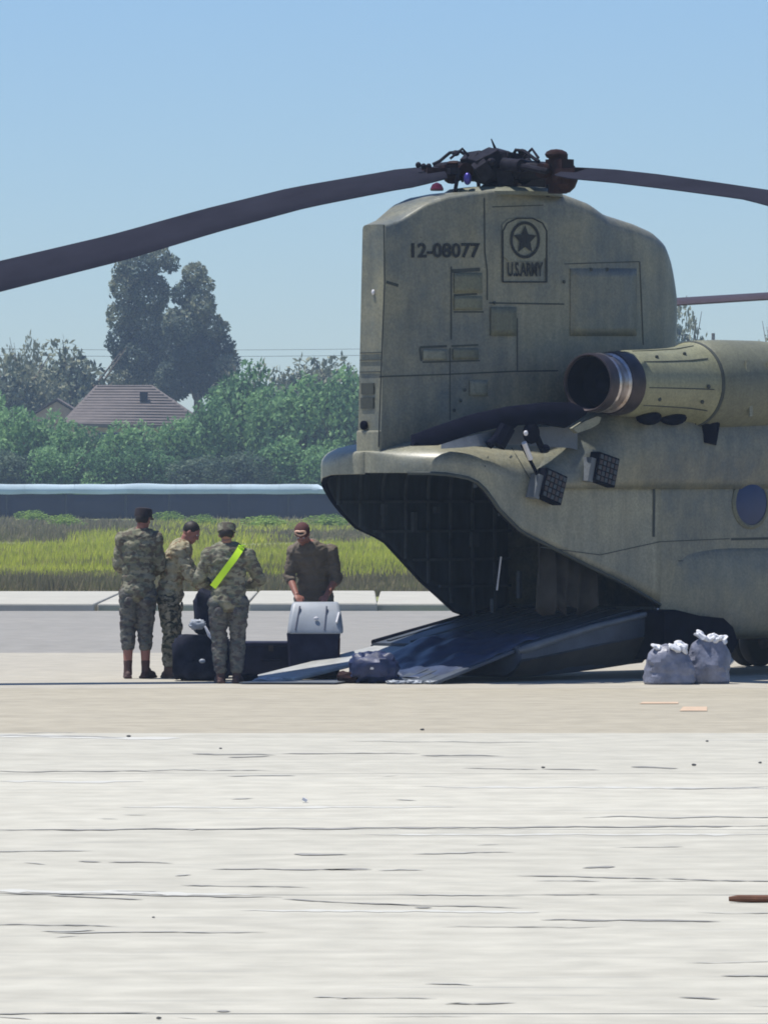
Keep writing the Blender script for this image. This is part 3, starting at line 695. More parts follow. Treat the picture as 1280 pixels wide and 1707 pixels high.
def section(u, lo_n, lo_f):
    a, t = hw(u), ftop(u); out = []
    cap = min(interp([(-2.1,.17),(-1.6,.22),(-.8,.5),(.5,.8),(2,.95),(20,.95)], u), a*.9 if a > .2 else .17)
    def side(lo):
        pts = []
        sh = t-cap
        if sh < lo+.02: sh = lo+.02
        for k in range(8):
            h_ = lo+(sh-lo)*k/8; q = 1-.05*max(0,(1.3-h_))**2*(1 if u > 0 else .3)
            pts.append((a*q, h_))
        for k in range(0, 10):
            th = math.pi/2*k/10; n_ = 2.4
            pts.append((a*math.cos(th)**(2/n_), sh+(t-sh)*math.sin(th)**(2/n_)))
        return pts
    N = side(lo_n); Fp = side(lo_f)
    return [(u, v, h_) for v, h_ in N] + [(u, 0, t)] + [(u, -v, h_) for v, h_ in Fp[::-1]]
rows = [section(u, wn(u), wf(u)) for u in ust]
b = MB().grid(rows); nn_ = len(rows[0])
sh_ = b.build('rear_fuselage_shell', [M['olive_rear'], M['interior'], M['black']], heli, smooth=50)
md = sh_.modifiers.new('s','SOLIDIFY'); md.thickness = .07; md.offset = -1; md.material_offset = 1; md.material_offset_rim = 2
# make sure normals face out
me = sh_.data
cen = sum(((f.center - Vector((f.center.x,0,1.8))).dot(f.normal)) for f in me.polygons)
if cen < 0: me.flip_normals()
# closed forward fuselage
def closed(u):
    a, t = hw(u), ftop(u); bot = interp([(1.34,.42),(9,.42),(11,.6),(12.7,1.3)], u); n_ = 3.2; c = (t+bot)/2; hh = (t-bot)/2; out = []
    for k in range(40):
        th = 2*math.pi*k/40; x_, y_ = math.cos(th), math.sin(th)
        out.append((u, a*math.copysign(abs(x_)**(2/n_), x_), c+hh*math.copysign(abs(y_)**(2/n_), y_)))
    return out
def closed2(u):                       # matches the rear shell section at the joint, adds the belly
    s = section(u, .62, .62); a = hw(u); bot = .40
    belly = [(u, -a*q, bot+ (.62-bot)*(1-math.sqrt(max(0,1-((q-.72)/.28)**2)) if q > .72 else 0)) for q in (.99,.93,.85,.72,.4,0)]
    belly += [(p[0], -p[1], p[2]) for p in belly[-2::-1]]
    return s + belly
fu = [HU,1.5,1.8,2.2,2.6,3,3.5,4,5,6,7,8,9,9.6,10.2,10.8,11.3,11.8,12.2,12.5,12.62]
rows = []
for u in fu:
    r_ = closed2(u)
    if u > 9.3:
        k = (u-9.3)/3.4; r_ = [(p[0], p[1], p[2]*(1-.0*k)+ (.45*k*k if p[2] < 1.2 else 0)) for p in r_]
    rows.append(r_)
b = MB().grid(rows, closed=True); n0 = len(rows[0]); b.f.append(tuple(len(b.v)-n0+i for i in range(n0)))
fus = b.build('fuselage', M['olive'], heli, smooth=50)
# cabin inside
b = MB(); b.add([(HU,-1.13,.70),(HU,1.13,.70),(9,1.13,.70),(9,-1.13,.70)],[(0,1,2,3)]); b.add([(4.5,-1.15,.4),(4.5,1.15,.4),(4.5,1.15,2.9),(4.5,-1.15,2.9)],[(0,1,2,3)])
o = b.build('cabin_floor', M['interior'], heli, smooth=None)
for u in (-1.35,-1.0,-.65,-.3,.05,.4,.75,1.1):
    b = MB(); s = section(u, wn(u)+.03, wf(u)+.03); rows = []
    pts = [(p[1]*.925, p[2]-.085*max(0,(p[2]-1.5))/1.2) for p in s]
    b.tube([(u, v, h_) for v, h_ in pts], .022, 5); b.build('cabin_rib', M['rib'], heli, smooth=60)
for h_ in (1.95, 1.62, 1.3, 1.0):
    u0 = -1.3 if h_ > 1.9 else (-.8 if h_ > 1.6 else (-.2 if h_ > 1.2 else .2))
    MB().box(((u0+1.3)/2, -1.1, h_), (1.3-u0, .035, .03)).build('cabin_stringer', M['rib'], heli)
for (x_, y_, v, w1, h1) in [(728,850,-.9,.06,.07),(690,870,-1.0,.05,.22),(640,850,-1.0,.06,.12),(865,975,-.2,.04,.3),(822,1010,-.5,.05,.16),(790,900,-.9,.1,.16)]:
    u, h_ = loc(x_, y_, v); MB().box((u, v, h_), (w1, .05, h1)).build('cabin_fitting', M['rib'], heli)
# lining curtains hanging just inside the near edge
rows = []
for i in range(15):
    t = i/14; xx = 898+88*t; rows.append([ (lambda q: (q[0], .95+.07*math.sin(t*23+yy*.01), q[1]))(loc(xx+ (yy-900)*.06*math.sin(t*7), yy, .95)) for yy in (900+40*t, 950+15*t, 990, 1018+9*math.sin(t*17))])
b = MB().grid(rows); o = b.build('canvas_curtain', M['canvas'], heli, smooth=60); o.modifiers.new('s','SOLIDIFY').thickness = .01
# thin white cords
u, h_ = loc(835, 928, .3); u2, h2_ = loc(828, 984, .3); MB().tube([(u,.3,h_),(u2,.3,h2_)], .010, 6).build('cord', M['whitecloth'], heli)
u, h_ = loc(1096, 1014, 1.25); u2, h2_ = loc(1092, 1062, 1.25); MB().tube([(u,1.25,h_),(u2,1.25,h2_)], .011, 6).build('cord', M['whitecloth'], heli)
# opening lip along the near edge
b = MB(); b.tube([(u, hw(u)*(1-.05*max(0,1.3-wn(u))**2*(1 if u>0 else .3))+.004, wn(u)) for u in ust[5:]], .022, 6); b.build('door_sill', M['seam'], heli, smooth=60)

# fuselage side details (pixel -> plane v)
def side_pt(x_, y_, off=.008):
    v = 1.24
    for _ in range(5):
        u, h_ = loc(x_, y_, v); a = hw(u); t = ftop(u); cap = min(interp([(-2.1,.17),(-1.6,.22),(-.8,.5),(.5,.8),(2,.95),(20,.95)], u), a*.9); sh = t-cap
        if h_ > sh: q = max(0,1-((h_-sh)/cap)**2.4)**(1/2.4)
        else: q = 1-.05*max(0,(1.3-h_))**2*(1 if u > 0 else .3)
        v = a*q+off
    return Vector((u, v, h_))
def side_strip(pts, wid, m=None, off=.005, name='panel_seam', par=None):
    P = []
    for (a, c), (d, e) in zip(pts, pts[1:]):
        n = max(1, int(math.hypot(d-a, e-c)/14))
        for i in range(n): P.append((a+(d-a)*i/n, c+(e-c)*i/n))
    P.append(pts[-1]); rows = []
    for i, (a, c) in enumerate(P):
        q = P[min(i+1,len(P)-1)]; p = P[max(i-1,0)]; dx, dy = q[0]-p[0], q[1]-p[1]; L = math.hypot(dx,dy) or 1; nx, ny = -dy/L*wid/2, dx/L*wid/2
        rows.append([side_pt(a+nx,c+ny,off), side_pt(a-nx,c-ny,off), side_pt(a-nx,c-ny,off-.01), side_pt(a+nx,c+ny,off-.01)])
    b = MB().grid(rows, closed=True); b.f += [(0,1,2,3), tuple(len(b.v)-4+i for i in range(4))[::-1]]
    return b.build(name, m or M['seam'], par or fus, smooth=30)
side_strip([(1078,745),(1088,770),(1090,830),(1089,895)], 4)
side_strip([(900,912),(1000,925),(1100,903),(1215,898)], 1.4)
side_strip([(1218,899),(1300,897)], 4)
side_strip([(1140,997),(1252,991)], 3.4)
side_strip([(1130,935),(1240,934)], 1.6)
side_strip([(1130,742),(1185,745)], 2.4)
# round window
c = side_pt(1250, 838, 0)
wd = MB().lathe([(0,.30),(.02,.30),(.035,.27),(.03,.25)], c-Vector((0,.012,0)), (0,1,0), 32, cap=False).build('window', M['olive_panel'], fus)
MB().lathe([(0,.265),(.015,.26),(.05,.20),(.07,.10),(.075,.01)], c-Vector((0,.01,0)), (0,1,0), 32).build('pane', M['glass'], wd)
# wheel bay bulge and sponson fairing low on the side
def sponson(sg):
    rows = []
    for i in range(18):
        u = 1.5+ (9.0-1.5)*i/17 if i > 6 else 1.38+ i*.2
        g = min(1, max(.0,(u-1.36)/.9))**.5 if u < 3 else min(1, max(0, (9.1-u)/.8))**.5
        out = []
        for k in range(13):
            th = -math.pi/2+math.pi*k/12; q = math.cos(th)
            out.append((u, sg*(1.19+ .15*g*abs(q)**.6), .93+.50*math.sin(th)*(.9+.1*g)+.02))
        rows.append(out)
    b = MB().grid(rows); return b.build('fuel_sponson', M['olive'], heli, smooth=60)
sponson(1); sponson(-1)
# solid black block standing in for the shade inside the near wheel well
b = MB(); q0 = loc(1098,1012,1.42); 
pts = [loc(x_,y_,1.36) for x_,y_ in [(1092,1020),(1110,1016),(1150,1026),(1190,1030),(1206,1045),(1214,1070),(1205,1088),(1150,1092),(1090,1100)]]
b.prism([(u,1.0,h_) for u,h_ in pts], (0,.5,0)); b.build('wheel_well_shade', M['black'], heli, smooth=None)

# landing gear
def gear(u, v, tyre_r=.30, h_=.5):
    g = MB(); g.tube([(u,v,.3),(u+.12,v*.93,.7)], .05, 10); g.box((u,v,.32),(.12,.26,.12)); g.tube([(u,v,.3),(u+.45,v*.9,.55)],.03,8); o = g.build('landing_gear_strut', M['darksteel'], heli)
    for s_ in (-.1,.1):
        MB().lathe([(-.075,.16),(-.085,.22),(-.07,.28),(-.03,.30),(.03,.30),(.07,.28),(.085,.22),(.075,.16)], (u,v+s_*1.0,.30), (0,1,0), 28).build('wheel', M['tyre'], heli)
        MB().lathe([(-.05,.15),(.06,.15),(.08,.09),(.09,.04)], (u,v+s_*1.0,.30), (0,1 if s_>0 else -1,0), 20).build('wheel_rim', M['darksteel'], heli)
gu = loc(1250,1110,-1.35)[0]
gear(gu, -1.3)
gear(loc(1150,1130,1.3)[0], 1.25)
gear(9.2, 1.25); gear(9.2,-1.25)

# ---- engine pod (starboard) and copy for port
def engine(sg):
    v0 = 1.36*sg
    u0, h0 = loc(978, 638, 1.36); h0 -= 0.0
    ax = Vector((1, -.10*sg, -.0)).normalized(); aft = Vector((-1, .19*sg, 0)).normalized()
    o_ = Vector((u0+.42, v0-.03*sg, h0))
    e = MB().lathe([(.16,.345),(.22,.365),(.55,.375),(1.0,.40),(1.28,.44),(1.34,.47)], o_, ax, 40, cap=True).build('engine_cowl', M['olive_engine'], heli, smooth=50)
    o2 = o_+ax*1.34
    MB().lathe([(0,.44),(.005,.476),(.03,.486),(.055,.476),(.06,.44)], o2, ax, 40).build('cowl_clamp', M['seam'], e, smooth=50)
    MB().lathe([(.06,.46),(.10,.49),(.5,.505),(1.2,.505),(1.7,.48),(2.2,.42),(2.5,.30),(2.6,.1)], o2, ax, 40).build('inlet_cowl', M['olive_panel'], e, smooth=50)
    MB().lathe([(-.1,.27),(-.05,.345),(.08,.356),(.17,.345),(.19,.3)], o_+ax*(0.0), ax, 40).build('exhaust_collar', M['darksteel'], e, smooth=50)
    # nozzle: steel band then dark open mouth
    n0 = o_+aft*(.07)
    MB().lathe([(0,.31),(.03,.33),(.05,.305),(.20,.31),(.22,.328),(.26,.325)], n0, aft, 40, cap=False).build('exhaust_band', M['steel'], e, smooth=40)
    MB().lathe([(.25,.315),(.26,.325),(.38,.325),(.41,.32),(.415,.305),(.40,.292),(.37,.288)], n0, aft, 40, cap=False).build('exhaust_nozzle', M['darksteel'], e, smooth=40)
    MB().lathe([(.04,.13),(.12,.11),(.18,.03)], n0, aft, 24).build('exhaust_plug', M['black'], e, smooth=40)
    MB().lathe([(.38,.287),(.30,.28),(.10,.27),(.09,.02)], n0, aft, 32, cap=False).build('exhaust_throat', M['black'], e, smooth=40)
    # buckles on the band
    for th in (-.6, .2, 1.1, 1.9):
        q = aft.to_track_quat('Z','Y').to_matrix(); p = n0+q@Vector((.30*math.cos(th), .30*math.sin(th), .12)); MB().box(p,(.05,.03,.03)).build('clamp_lug', M['darksteel'], e)
    # seams on the cowl: longitudinal ridges
    for th in (R(-8), R(-42), R(40), R(75)):
        pts = []
        for i in range(8):
            d = .24+1.05*i/7; r_ = interp([(.22,.362),(.55,.375),(1.0,.40),(1.28,.44)], d)+.002
            pts.append(o_+ax*d+Vector((0, sg*math.cos(th)*r_, math.sin(th)*r_)))
        MB().tube(pts, .006, 5).build('cowl_seam', M['seam'], e, smooth=60)
    for d, th in ((.45,R(-28)),(1.15,R(-28)),(1.2,R(-4)),(.5,R(50)),(1.0,R(55))):
        r_ = interp([(.22,.362),(.55,.375),(1.0,.40),(1.28,.44)], d)+.004
        p = o_+ax*d+Vector((0, sg*math.cos(th)*r_, math.sin(th)*r_)); MB().ell(p,(.03,.012,.025),8,5).build('cowl_latch', M['seam'], e)
    for th, d in ((R(20),.4),(R(20),.8),(R(20),1.3),(R(-30),.5),(R(-30),1.0)):
        p = o2+ax*(.1+d)+Vector((0, sg*math.cos(th)*.505, math.sin(th)*.505)); MB().box(p,(.05,.02,.2)).build('cowl_strap', M['olive_light'], e)
    # underside openings
    for a_, b_ in ((.34,.68),(.74,1.12)):
        th = R(-72); r_ = .40
        c = o_+ax*((a_+b_)/2)+Vector((0, sg*math.cos(th)*r_*.9, math.sin(th)*r_*.98)); MB().ell(c,((b_-a_)/2,.12,.085),14,8).build('cowl_vent', M['black'], e)
    # pylon between engine and fuselage
    b = MB(); b.prism([(o_.x+.1, .3*sg, h0-.1),(o_.x+2.6,.3*sg,h0-.1),(o_.x+2.6,.3*sg,h0+.15),(o_.x+.1,.3*sg,h0+.15)], (0,.9*sg,0)); b.build('engine_strut', M['olive_panel'], e, smooth=None, bevel=.04)
    b = MB().tube([(o_.x+1.55, v0-.05*sg, h0-.35),(o_.x+1.5,v0-.05*sg,h0-.66)], [.13,.11], 14); b.tube([(o_.x+1.3,v0-.1*sg,h0-.42),(o_.x+1.9,v0-.2*sg,h0-.42)],.07,10); b.build('drain_scoop', M['black'], e)
    return e
engine(1); engine(-1)
# shoulder fairing under engine: lifts the fuselage side up to the nacelle
rows = []
for i in range(24):
    u = -.55+i*.24; g = min(1, max(0,(u+.55)/1.6)); out = []
    for k in range(9):
        t = k/8; h_ = 2.1+ (3.05-2.1)*t
        v = 1.255+ .10*g*math.sin(t*math.pi*.8) - .25*t*t*(1-g)*1.6 - .15*t**3
        out.append((u, v, h_ - (1-g)*.55*t))
    out.append((u, .6, out[-1][2]+.03)); rows.append(out)
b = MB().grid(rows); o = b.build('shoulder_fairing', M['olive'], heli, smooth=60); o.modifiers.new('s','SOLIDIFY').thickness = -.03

# ---- fold-down work platform on the starboard shoulder
top = [(690,727),(730,712),(790,692),(850,679),(910,672),(955,672),(975,682)]
bot = [(690,742),(735,741),(790,722),(850,708),(905,706),(945,712),(975,692)]
def onv(x_, y_, v): u, h_ = loc(x_, y_, v); return Vector((u, v, h_))
b = MB(); rows = []
for (a, c) in zip(top, bot):
    f = (a[0]-690)/285; v1 = .78+.55*min(1,f*1.6)
    A = onv(a[0],a[1],v1); B = onv(c[0],c[1],v1+.06); rows.append([A, (A+B)/2+Vector((0,.035,0)), B, B-Vector((0,.05,.01)), A-Vector((0,.05,-.01))])
b.grid(rows, closed=True); n_=5; b.f += [(0,1,2,3,4), tuple(len(b.v)-5+i for i in range(5))[::-1]]
plat = b.build('work_platform', M['black'], heli, smooth=50)
b = MB(); rows = []
for (x_, y1, y2) in [(735,741,748),(770,730,746),(820,718,741),(860,712,742),(905,712,744),(950,712,747),(962,716,750)]:
    rows.append([onv(x_,y1,1.16), onv(x_,y2,1.20), onv(x_,y2,1.12), onv(x_,y1,1.08)])
b.grid(rows, closed=True); b.f += [(0,1,2,3), tuple(len(b.v)-4+i for i in range(4))[::-1]]
b.build('platform_tread', M['flip'], plat)
b = MB(); b.tube([onv(862,700,1.3), onv(815,742,1.26)], .05, 8); b.tube([onv(845,712,1.3), onv(828,742,1.26)], .10, 8); b.tube([onv(885,708,1.36), onv(905,752,1.3)], .035, 8)
b.ell(onv(885,722,1.36),(.12,.06,.12),10,7); b.ell(onv(908,748,1.33),(.07,.04,.05),8,6); b.tube([onv(870,742,1.33), onv(895,790,1.3)], .02, 6)
b.build('platform_hinge', M['black'], plat)
b = MB(); b.tube([onv(873,738,1.38), onv(884,765,1.34)], .03, 6); b.ell(onv(876,722,1.45),(.03,.02,.03),8,6); b.build('platform_latch', M['whitecloth'], plat)
b = MB().prism([onv(x_,y_,1.36) for x_,y_ in [(955,714),(975,702),(995,694),(1002,696),(998,706),(985,714),(962,722)]], (0,-.06,0)); b.build('step_plate', M['olive_light'], heli)
# flare dispensers
def disp(cx, cy, s_, rot, v):
    c = onv(cx, cy, v); m = Matrix.Rotation(rot, 3, 'Y'); b = MB().box((0,0,0),(s_,.14,s_), m)
    o = b.build('flare_dispenser', M['black'], heli, loc=c, bevel=.01)
    for i in range(5):
        for j in range(5):
            p = m@Vector(((i-2)*s_*.18, .075, (j-2)*s_*.18)); MB().box((0,0,0),(s_*.14,.014,s_*.14), m).build('flare_cell', M['darksteel'] if (i+j)%2 else M['rib'], o, loc=p)
    MB().box((-s_*.62,-.02,.0),(.08,.13,s_*.8), m).build('mount_bracket', M['flip'], o)
disp(916, 811, .33, R(18), 1.30); disp(1004, 783, .33, R(14), 1.33)
b = MB(); b.ell(onv(978,790,1.3),(.03,.03,.05),8,6); b.ell(onv(983,798,1.32),(.025,.03,.02),8,6); b.build('cable_plug', M['whitecloth'], heli)
side_strip([(846,735),(884,800)], 1.5, par=sh_)
side_strip([(850,760),(852,762)], 5, par=sh_)
o = side_strip([(822,700),(818,746),(808,778)], 2.0, par=sh_)

# ---- ramp
hU, hW = HU, .76; eU, eW = -.76, .385
b = MB(); rows = []
for i in range(11):
    t = i/10; u = hU+(eU-hU)*t; tw = hW+(eW-hW)*t+.02*math.sin(t*math.pi); bw = .17+(.03-.17)*t - .02*math.sin(t*math.pi)
    if t > .95: bw += .04
    mid = bw+(tw-bw)*.58
    rows.append([(u,-1.16,tw),(u,1.16,tw),(u,1.20,tw-.03),(u,1.20,mid),(u,1.08,bw+(mid-bw)*.35),(u,.95,bw),(u,-.95,bw),(u,-1.08,bw+(mid-bw)*.35),(u,-1.20,mid),(u,-1.20,tw-.03)])
b.grid(rows, closed=True); b.f += [tuple(range(10)), tuple(len(b.v)-10+i for i in range(10))[::-1]]
ramp = b.build('loading_ramp', M['ramp'], heli, smooth=30)
for v in (-1.0,-.62,-.3,.0,.3,.62,1.0):                      # tread strips
    MB().bar((hU-.1,v,hW+.012),(eU+.08,v,eW+.022),.05,.018).build('tread_strip', M['rib'], ramp)
MB().tube([(hU-.02,-1.18,hW),(hU-.02,1.18,hW)], .03, 8).build('ramp_hinge', M['seam'], ramp)
# near side rail roll
MB().tube([(hU-.05,1.2,hW-.03),(0.3,1.21,.575),(eU+.05,1.2,eW-.03),(eU-.02,1.17,eW-.05)], [.03,.035,.045,.03], 10).build('ramp_edge_roll', M['flip'], ramp)
MB().tube([(hU-.3,-1.16,hW-.03),(eU,-1.16,eW)], .035, 8).build('ramp_edge_roll', M['black'], ramp)
# belly under-panel brown
b = MB(); rows = []
for i in range(9):
    t = i/8; u = hU+(eU-hU)*t; tw = hW+(eW-hW)*t; bw = .17+(.03-.17)*t; mid = bw+(tw-bw)*.56
    rows.append([(u,1.205,mid-.01),(u,1.09,bw+(mid-bw)*.33),(u,.96,bw-.005)])
b.grid(rows); b.build('ramp_belly_skin', M['rampbot'], ramp, smooth=60)
# extension plates
def flipper(v0, v1, u_end, w_end, m, twist=0, w_mid=None):
    th = .045
    A = [(eU-.02,v0,eW-.03),(eU-.02,v1,eW-.03),(u_end,v1,w_end+twist),(u_end,v0,w_end)]
    b = MB(); b.add(A+[(p[0],p[1],p[2]-th) for p in A], [(0,1,2,3),(4,7,6,5),(0,4,5,1),(1,5,6,2),(2,6,7,3),(3,7,4,0)])
    o = b.build('ramp_extension', m, heli, bevel=.012)
    for i in ((1,2,3) if m is not M['plate'] else ()):
        t = i/4; p = [tuple(A[0][k]*(1-t)+A[1][k]*t for k in range(3)), tuple(A[3][k]*(1-t)+A[2][k]*t for k in range(3))]
        MB().bar((p[0][0]-.06,p[0][1],p[0][2]+.006),(p[1][0]+.05,p[1][1],p[1][2]+.006),.03,.02).build('stiffener', m, o)
    return o
flipper(-1.12,-.42,-2.62,.05,M['plate'])
flipper(-.36,.36,-1.55,.04,M['ramp'])
flipper(.42,1.12,-1.95,.04,M['ramp'])
# ---- rotor head
hubz = pz(283, 72)
hub = MB()
mast_o = MB().lathe([(wtop(0)-.1,.19),(wtop(0)+.05,.17),(hubz-.16,.13),(hubz-.1,.16)], (0,0,0), (0,0,1), 24).build('rotor_mast', M['hub'], heli)
MB().lathe([(-.02,.66),(.02,.66),(.06,.6),(.08,.45),(.09,.25)], (0.12,0,wtop(0)-.035), (0,0,1), 36).build('mast_fairing', M['olive_panel'], heli)
b = MB().lathe([(-.12,.14),(-.10,.26),(.0,.30),(.10,.27),(.13,.2),(.20,.17),(.22,.10),(.24,.03)], (0,0,hubz), (0,0,1), 28)
for k in range(9):
    a = k*2*math.pi/9; b.tube([(.21*math.cos(a),.21*math.sin(a),hubz+.05),(.21*math.cos(a),.21*math.sin(a),hubz+.17)], .028, 8)
for (dx,dy,dz,sx,sy,sz) in [(-.24,.12,.03,.30,.26,.30),(.22,.16,.0,.30,.26,.20),(-.12,.28,-.08,.18,.2,.2),(.30,.05,.06,.16,.2,.16),(-.30,-.05,.10,.16,.2,.14),(.1,.2,.10,.2,.18,.14),(-.38,.2,-.02,.16,.16,.2)]:
    b.box((dx,dy,hubz+dz),(sx,sy,sz), Matrix.Rotation(dx*2,3,'Y')@Matrix.Rotation(dy*3,3,'Z')); b.ell((dx+.05,dy+.08,hubz+dz+sz*.42),(.06,.05,.045),8,6)
hubo = b.build('rotor_hub', M['hub'], heli, bevel=.012)
MB().tube([(.02,0,hubz+.2),(-.06,0,hubz+.34)], [.02,.006], 6).build('hub_pin', M['hub'], hubo)
MB().lathe([(0,.30),(.05,.32),(.08,.24)], (0,0,wtop(0)+.12), (0,0,1), 24).build('swashplate', M['hub'], hubo)
b = MB().ell((0,0,0),(.045,.045,.07),10,8); b.build('hydraulic_reservoir', mat('purple_anodised', (.06,.05,.25), .3, metal=.5), hubo, loc=tuple(onv(779,298,.12)))
b = MB().lathe([(0,.07),(.02,.075),(.07,.05),(.09,.01)], tuple(onv(728,318,0)), (0,0,1), 16); b.build('anti_collision_beacon', M['beacon'], heli)
def blade(azi, tab, name='rotor_blade', origin=(0,0), hz=None, root=True, par=None, m=None, r0=1.25, big=1.0):
    """tab rows: radius, drop below hub, pitch deg.  azi in world azimuth"""
    hz = hz or hubz; a = PSI-azi; d = Vector((math.cos(a), math.sin(a), 0)); t_ = Vector((-d.y, d.x, 0)); O = Vector((origin[0], origin[1], hz))
    ctab = smooth_tab([(r_, z_) for r_, z_, _ in tab], 40); ptab = [(r_, p_) for r_, _, p_ in tab]
    rows = []; r1 = tab[-1][0]; f0 = r0-.13
    prof = [(-.5,0),(-.44,.038),(-.3,.058),(-.1,.062),(.2,.04),(.5,.006),(.5,-.006),(.2,-.03),(-.1,-.048),(-.3,-.045),(-.44,-.028)]
    for i in range(41):
        r_ = r0+(r1-r0)*i/40; z_ = -interp(ctab, r_); ch = .78*(min(1,.62+ .38*(r_-r0)/.35)); P = R(interp(ptab, r_))
        c, s_ = math.cos(P), math.sin(P); base = O+d*r_+Vector((0,0,z_)); row = []
        for (x_, y_) in prof:
            x_ *= ch; y_ *= .78; row.append(base + t_*(x_*c-y_*s_) + Vector((0,0,1))*(x_*s_+y_*c))
        rows.append(row)
    b = MB().grid(rows, closed=True); n_ = len(prof); b.f += [tuple(range(n_)), tuple(len(b.v)-n_+i for i in range(n_))[::-1]]
    o = b.build(name, m or M['blade'], heli, smooth=40)
    if root:
        zz = lambda r_: -interp(ctab, r_)
        g = MB(); pt = lambda r_, s_=0, dz=0: O+d*r_+t_*s_+Vector((0,0,zz(r_)+dz))
        g.tube([pt(.15),pt(.4)], [.12,.11], 12); g.tube([pt(.38),pt(.45),pt(f0-.15),pt(f0-.1)], [.13,.115,.10,.11], 14); g.box(pt(.34),(.16,.2,.2))
        g.build('pitch_housing', M['hub'], o)
        g = MB(); g.box(pt(f0,0,.0),(.24,.2,.22*big), Matrix.Rotation(a,3,'Z')); g.tube([pt(f0-.1,-.2),pt(f0-.1,.2)], .085, 12); g.tube([pt(f0-.03,0,-.19*big),pt(f0-.02,0,.15*big)], .085*big, 10); g.ell(pt(f0-.02,.03,.15*big),(.12*big,.10,.05*big),10,6); g.ell(pt(f0+.02,-.05,-.05),(.14*big,.13,.15*big),10,7); g.ell(pt(f0-.13,-.05,.12),(.035,.04,.075*big),8,6)
        g.box(pt(r0+.05,0,0),(.3,.26,.10), Matrix.Rotation(a,3,'Z')); g.build('blade_root_fitting', M['hubred'], o)
        g = MB(); g.tube([pt(.35,.24,.05),pt(.62,.26,.04)], .075, 12); g.tube([pt(.6,.26,.04),pt(max(.65,f0),.2,.0)], .035, 8); g.build('lag_damper', M['hub'], o)
        g = MB(); g.tube([pt(.55,-.26,-.28),pt(.5,-.28,.02)], .022, 8); g.box(pt(.55,-.18,0),(.1,.22,.07), Matrix.Rotation(a,3,'Z')); g.build('pitch_link', M['hub'], o)
        g = MB(); g.tube([pt(.25,.02,.12),pt(.38,.08,.22),pt(.5,.08,.21),pt(.62,.05,.13),pt(.7,.06,.1)], .020, 6); g.tube([pt(.3,-.1,.12),pt(.42,-.14,.24),pt(.55,-.1,.14)], .016, 6); g.ell(pt(.44,.05,.2),(.05,.04,.035),8,6); g.build('hydraulic_hose', M['hub'], o)
    return o
# drop values are read off the droop of the blades in the photograph
LA, RA = R(196), R(-43)
def drop_from_pixels(azi, pairs):
    out = []
    for (x_, y_) in pairs:
        a = (x_-640)/F; r_ = (a*Y0-X0)/(math.cos(azi)-a*math.sin(azi)); Yv = Y0+r_*math.sin(azi); out.append((r_, hubz-pz(y_,Yv)))
    return out
L_ = drop_from_pixels(LA, [(740,286),(640,303),(500,329),(350,368),(200,412),(0,461),(-120,492)])
pt_ = [17,16,18,20,22,24,24]
tabL = [(0,0.0,14)]+[(r_, z_, p) for (r_, z_), p in zip(L_, pt_)]
r9 = tabL[-1]; tabL.append((9.1, r9[1]+(9.1-r9[0])*.26, 24))
print('left', tabL)
bl = blade(LA, tabL, r0=.62, big=.6)
for r_, z_ in ((.86,.05),(.92,.075),(.80,.04)):
    a_ = PSI-LA; MB().ell((math.cos(a_)*r_, math.sin(a_)*r_+.05, hubz-interp(tabL and [(q[0],q[1]) for q in tabL], r_)+z_+.05),(.035,.03,.035),8,6).build('blade_bolt', M['hub'], bl)
L2 = drop_from_pixels(RA, [(900,284),(960,289),(1060,299),(1160,312),(1280,329)])
tabR = [(0,0,-9)]+[(r_, z_, p) for (r_, z_), p in zip(L2, [-9,-8,-7,-6,-5])]; r9 = tabR[-1]
tabR += [(6.0, r9[1]+(6-r9[0])*.24, -6),(9.1, r9[1]+(6-r9[0])*.24+3.1*.28, -6)]
print('right', tabR)
blade(RA, tabR, r0=1.08, big=1.25)
blade(R(80), [(0,0,8),(1.3,.03,8),(3.5,.4,8),(6,1.05,7),(9.1,1.95,6)])
# forward pylon and rotor (outside the picture on the right, one blade reaches in)
FU = 11.9-.2
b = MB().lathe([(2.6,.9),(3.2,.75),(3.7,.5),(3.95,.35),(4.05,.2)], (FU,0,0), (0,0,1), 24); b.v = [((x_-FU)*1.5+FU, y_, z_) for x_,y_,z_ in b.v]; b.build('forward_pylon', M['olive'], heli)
MB().lathe([(4.0,.13),(4.6,.13),(4.62,.28),(4.8,.28),(4.9,.1)], (FU,0,0), (0,0,1), 24).build('rotor_hub', M['hub'], heli)
hz2 = 4.72
ftip = loc(1113, 502, 0)
# forward hub world position
fw = Vector((X0+FU*cs, Y0+FU*sn, 0))
# tip point seen at pixel (1090,503): choose azimuth so blade passes there
def fazi(target_x):
    best = None
    for k in range(900,1900):
        az = R(k/10); X = fw.x+9.1*math.cos(az); Yv = fw.y+9.1*math.sin(az); e = abs(640+F*X/Yv-target_x)
        if best is None or e < best[0]: best = (e, az)
    return best[1]
faz = fazi(1085)
def fdrop(x_, y_):
    a = (x_-640)/F; r_ = (a*fw.y-fw.x)/(math.cos(faz)-a*math.sin(faz)); Yv = fw.y+r_*math.sin(faz); return r_, hz2-pz(y_, Yv)
r1, d1 = fdrop(1280, 493); r2, d2 = fdrop(1118, 503)
print('fwd', r1, d1, r2, d2, math.degrees(faz))
tf = [(0,0,9),(1.3,.02,9),(r1,d1,9),(r2,d2,10),(9.1,d2+(9.1-r2)*(d2-d1)/(r2-r1),10)]
blade(faz, tf, origin=(FU,0), hz=hz2, root=True, m=M['blade2'])
for kz in (R(120), R(240)): blade(faz+kz, [(0,0,9),(1.3,.02,9),(4,.4,8),(6.5,.9,7),(9.1,1.5,6)], origin=(FU,0), hz=hz2, root=True)

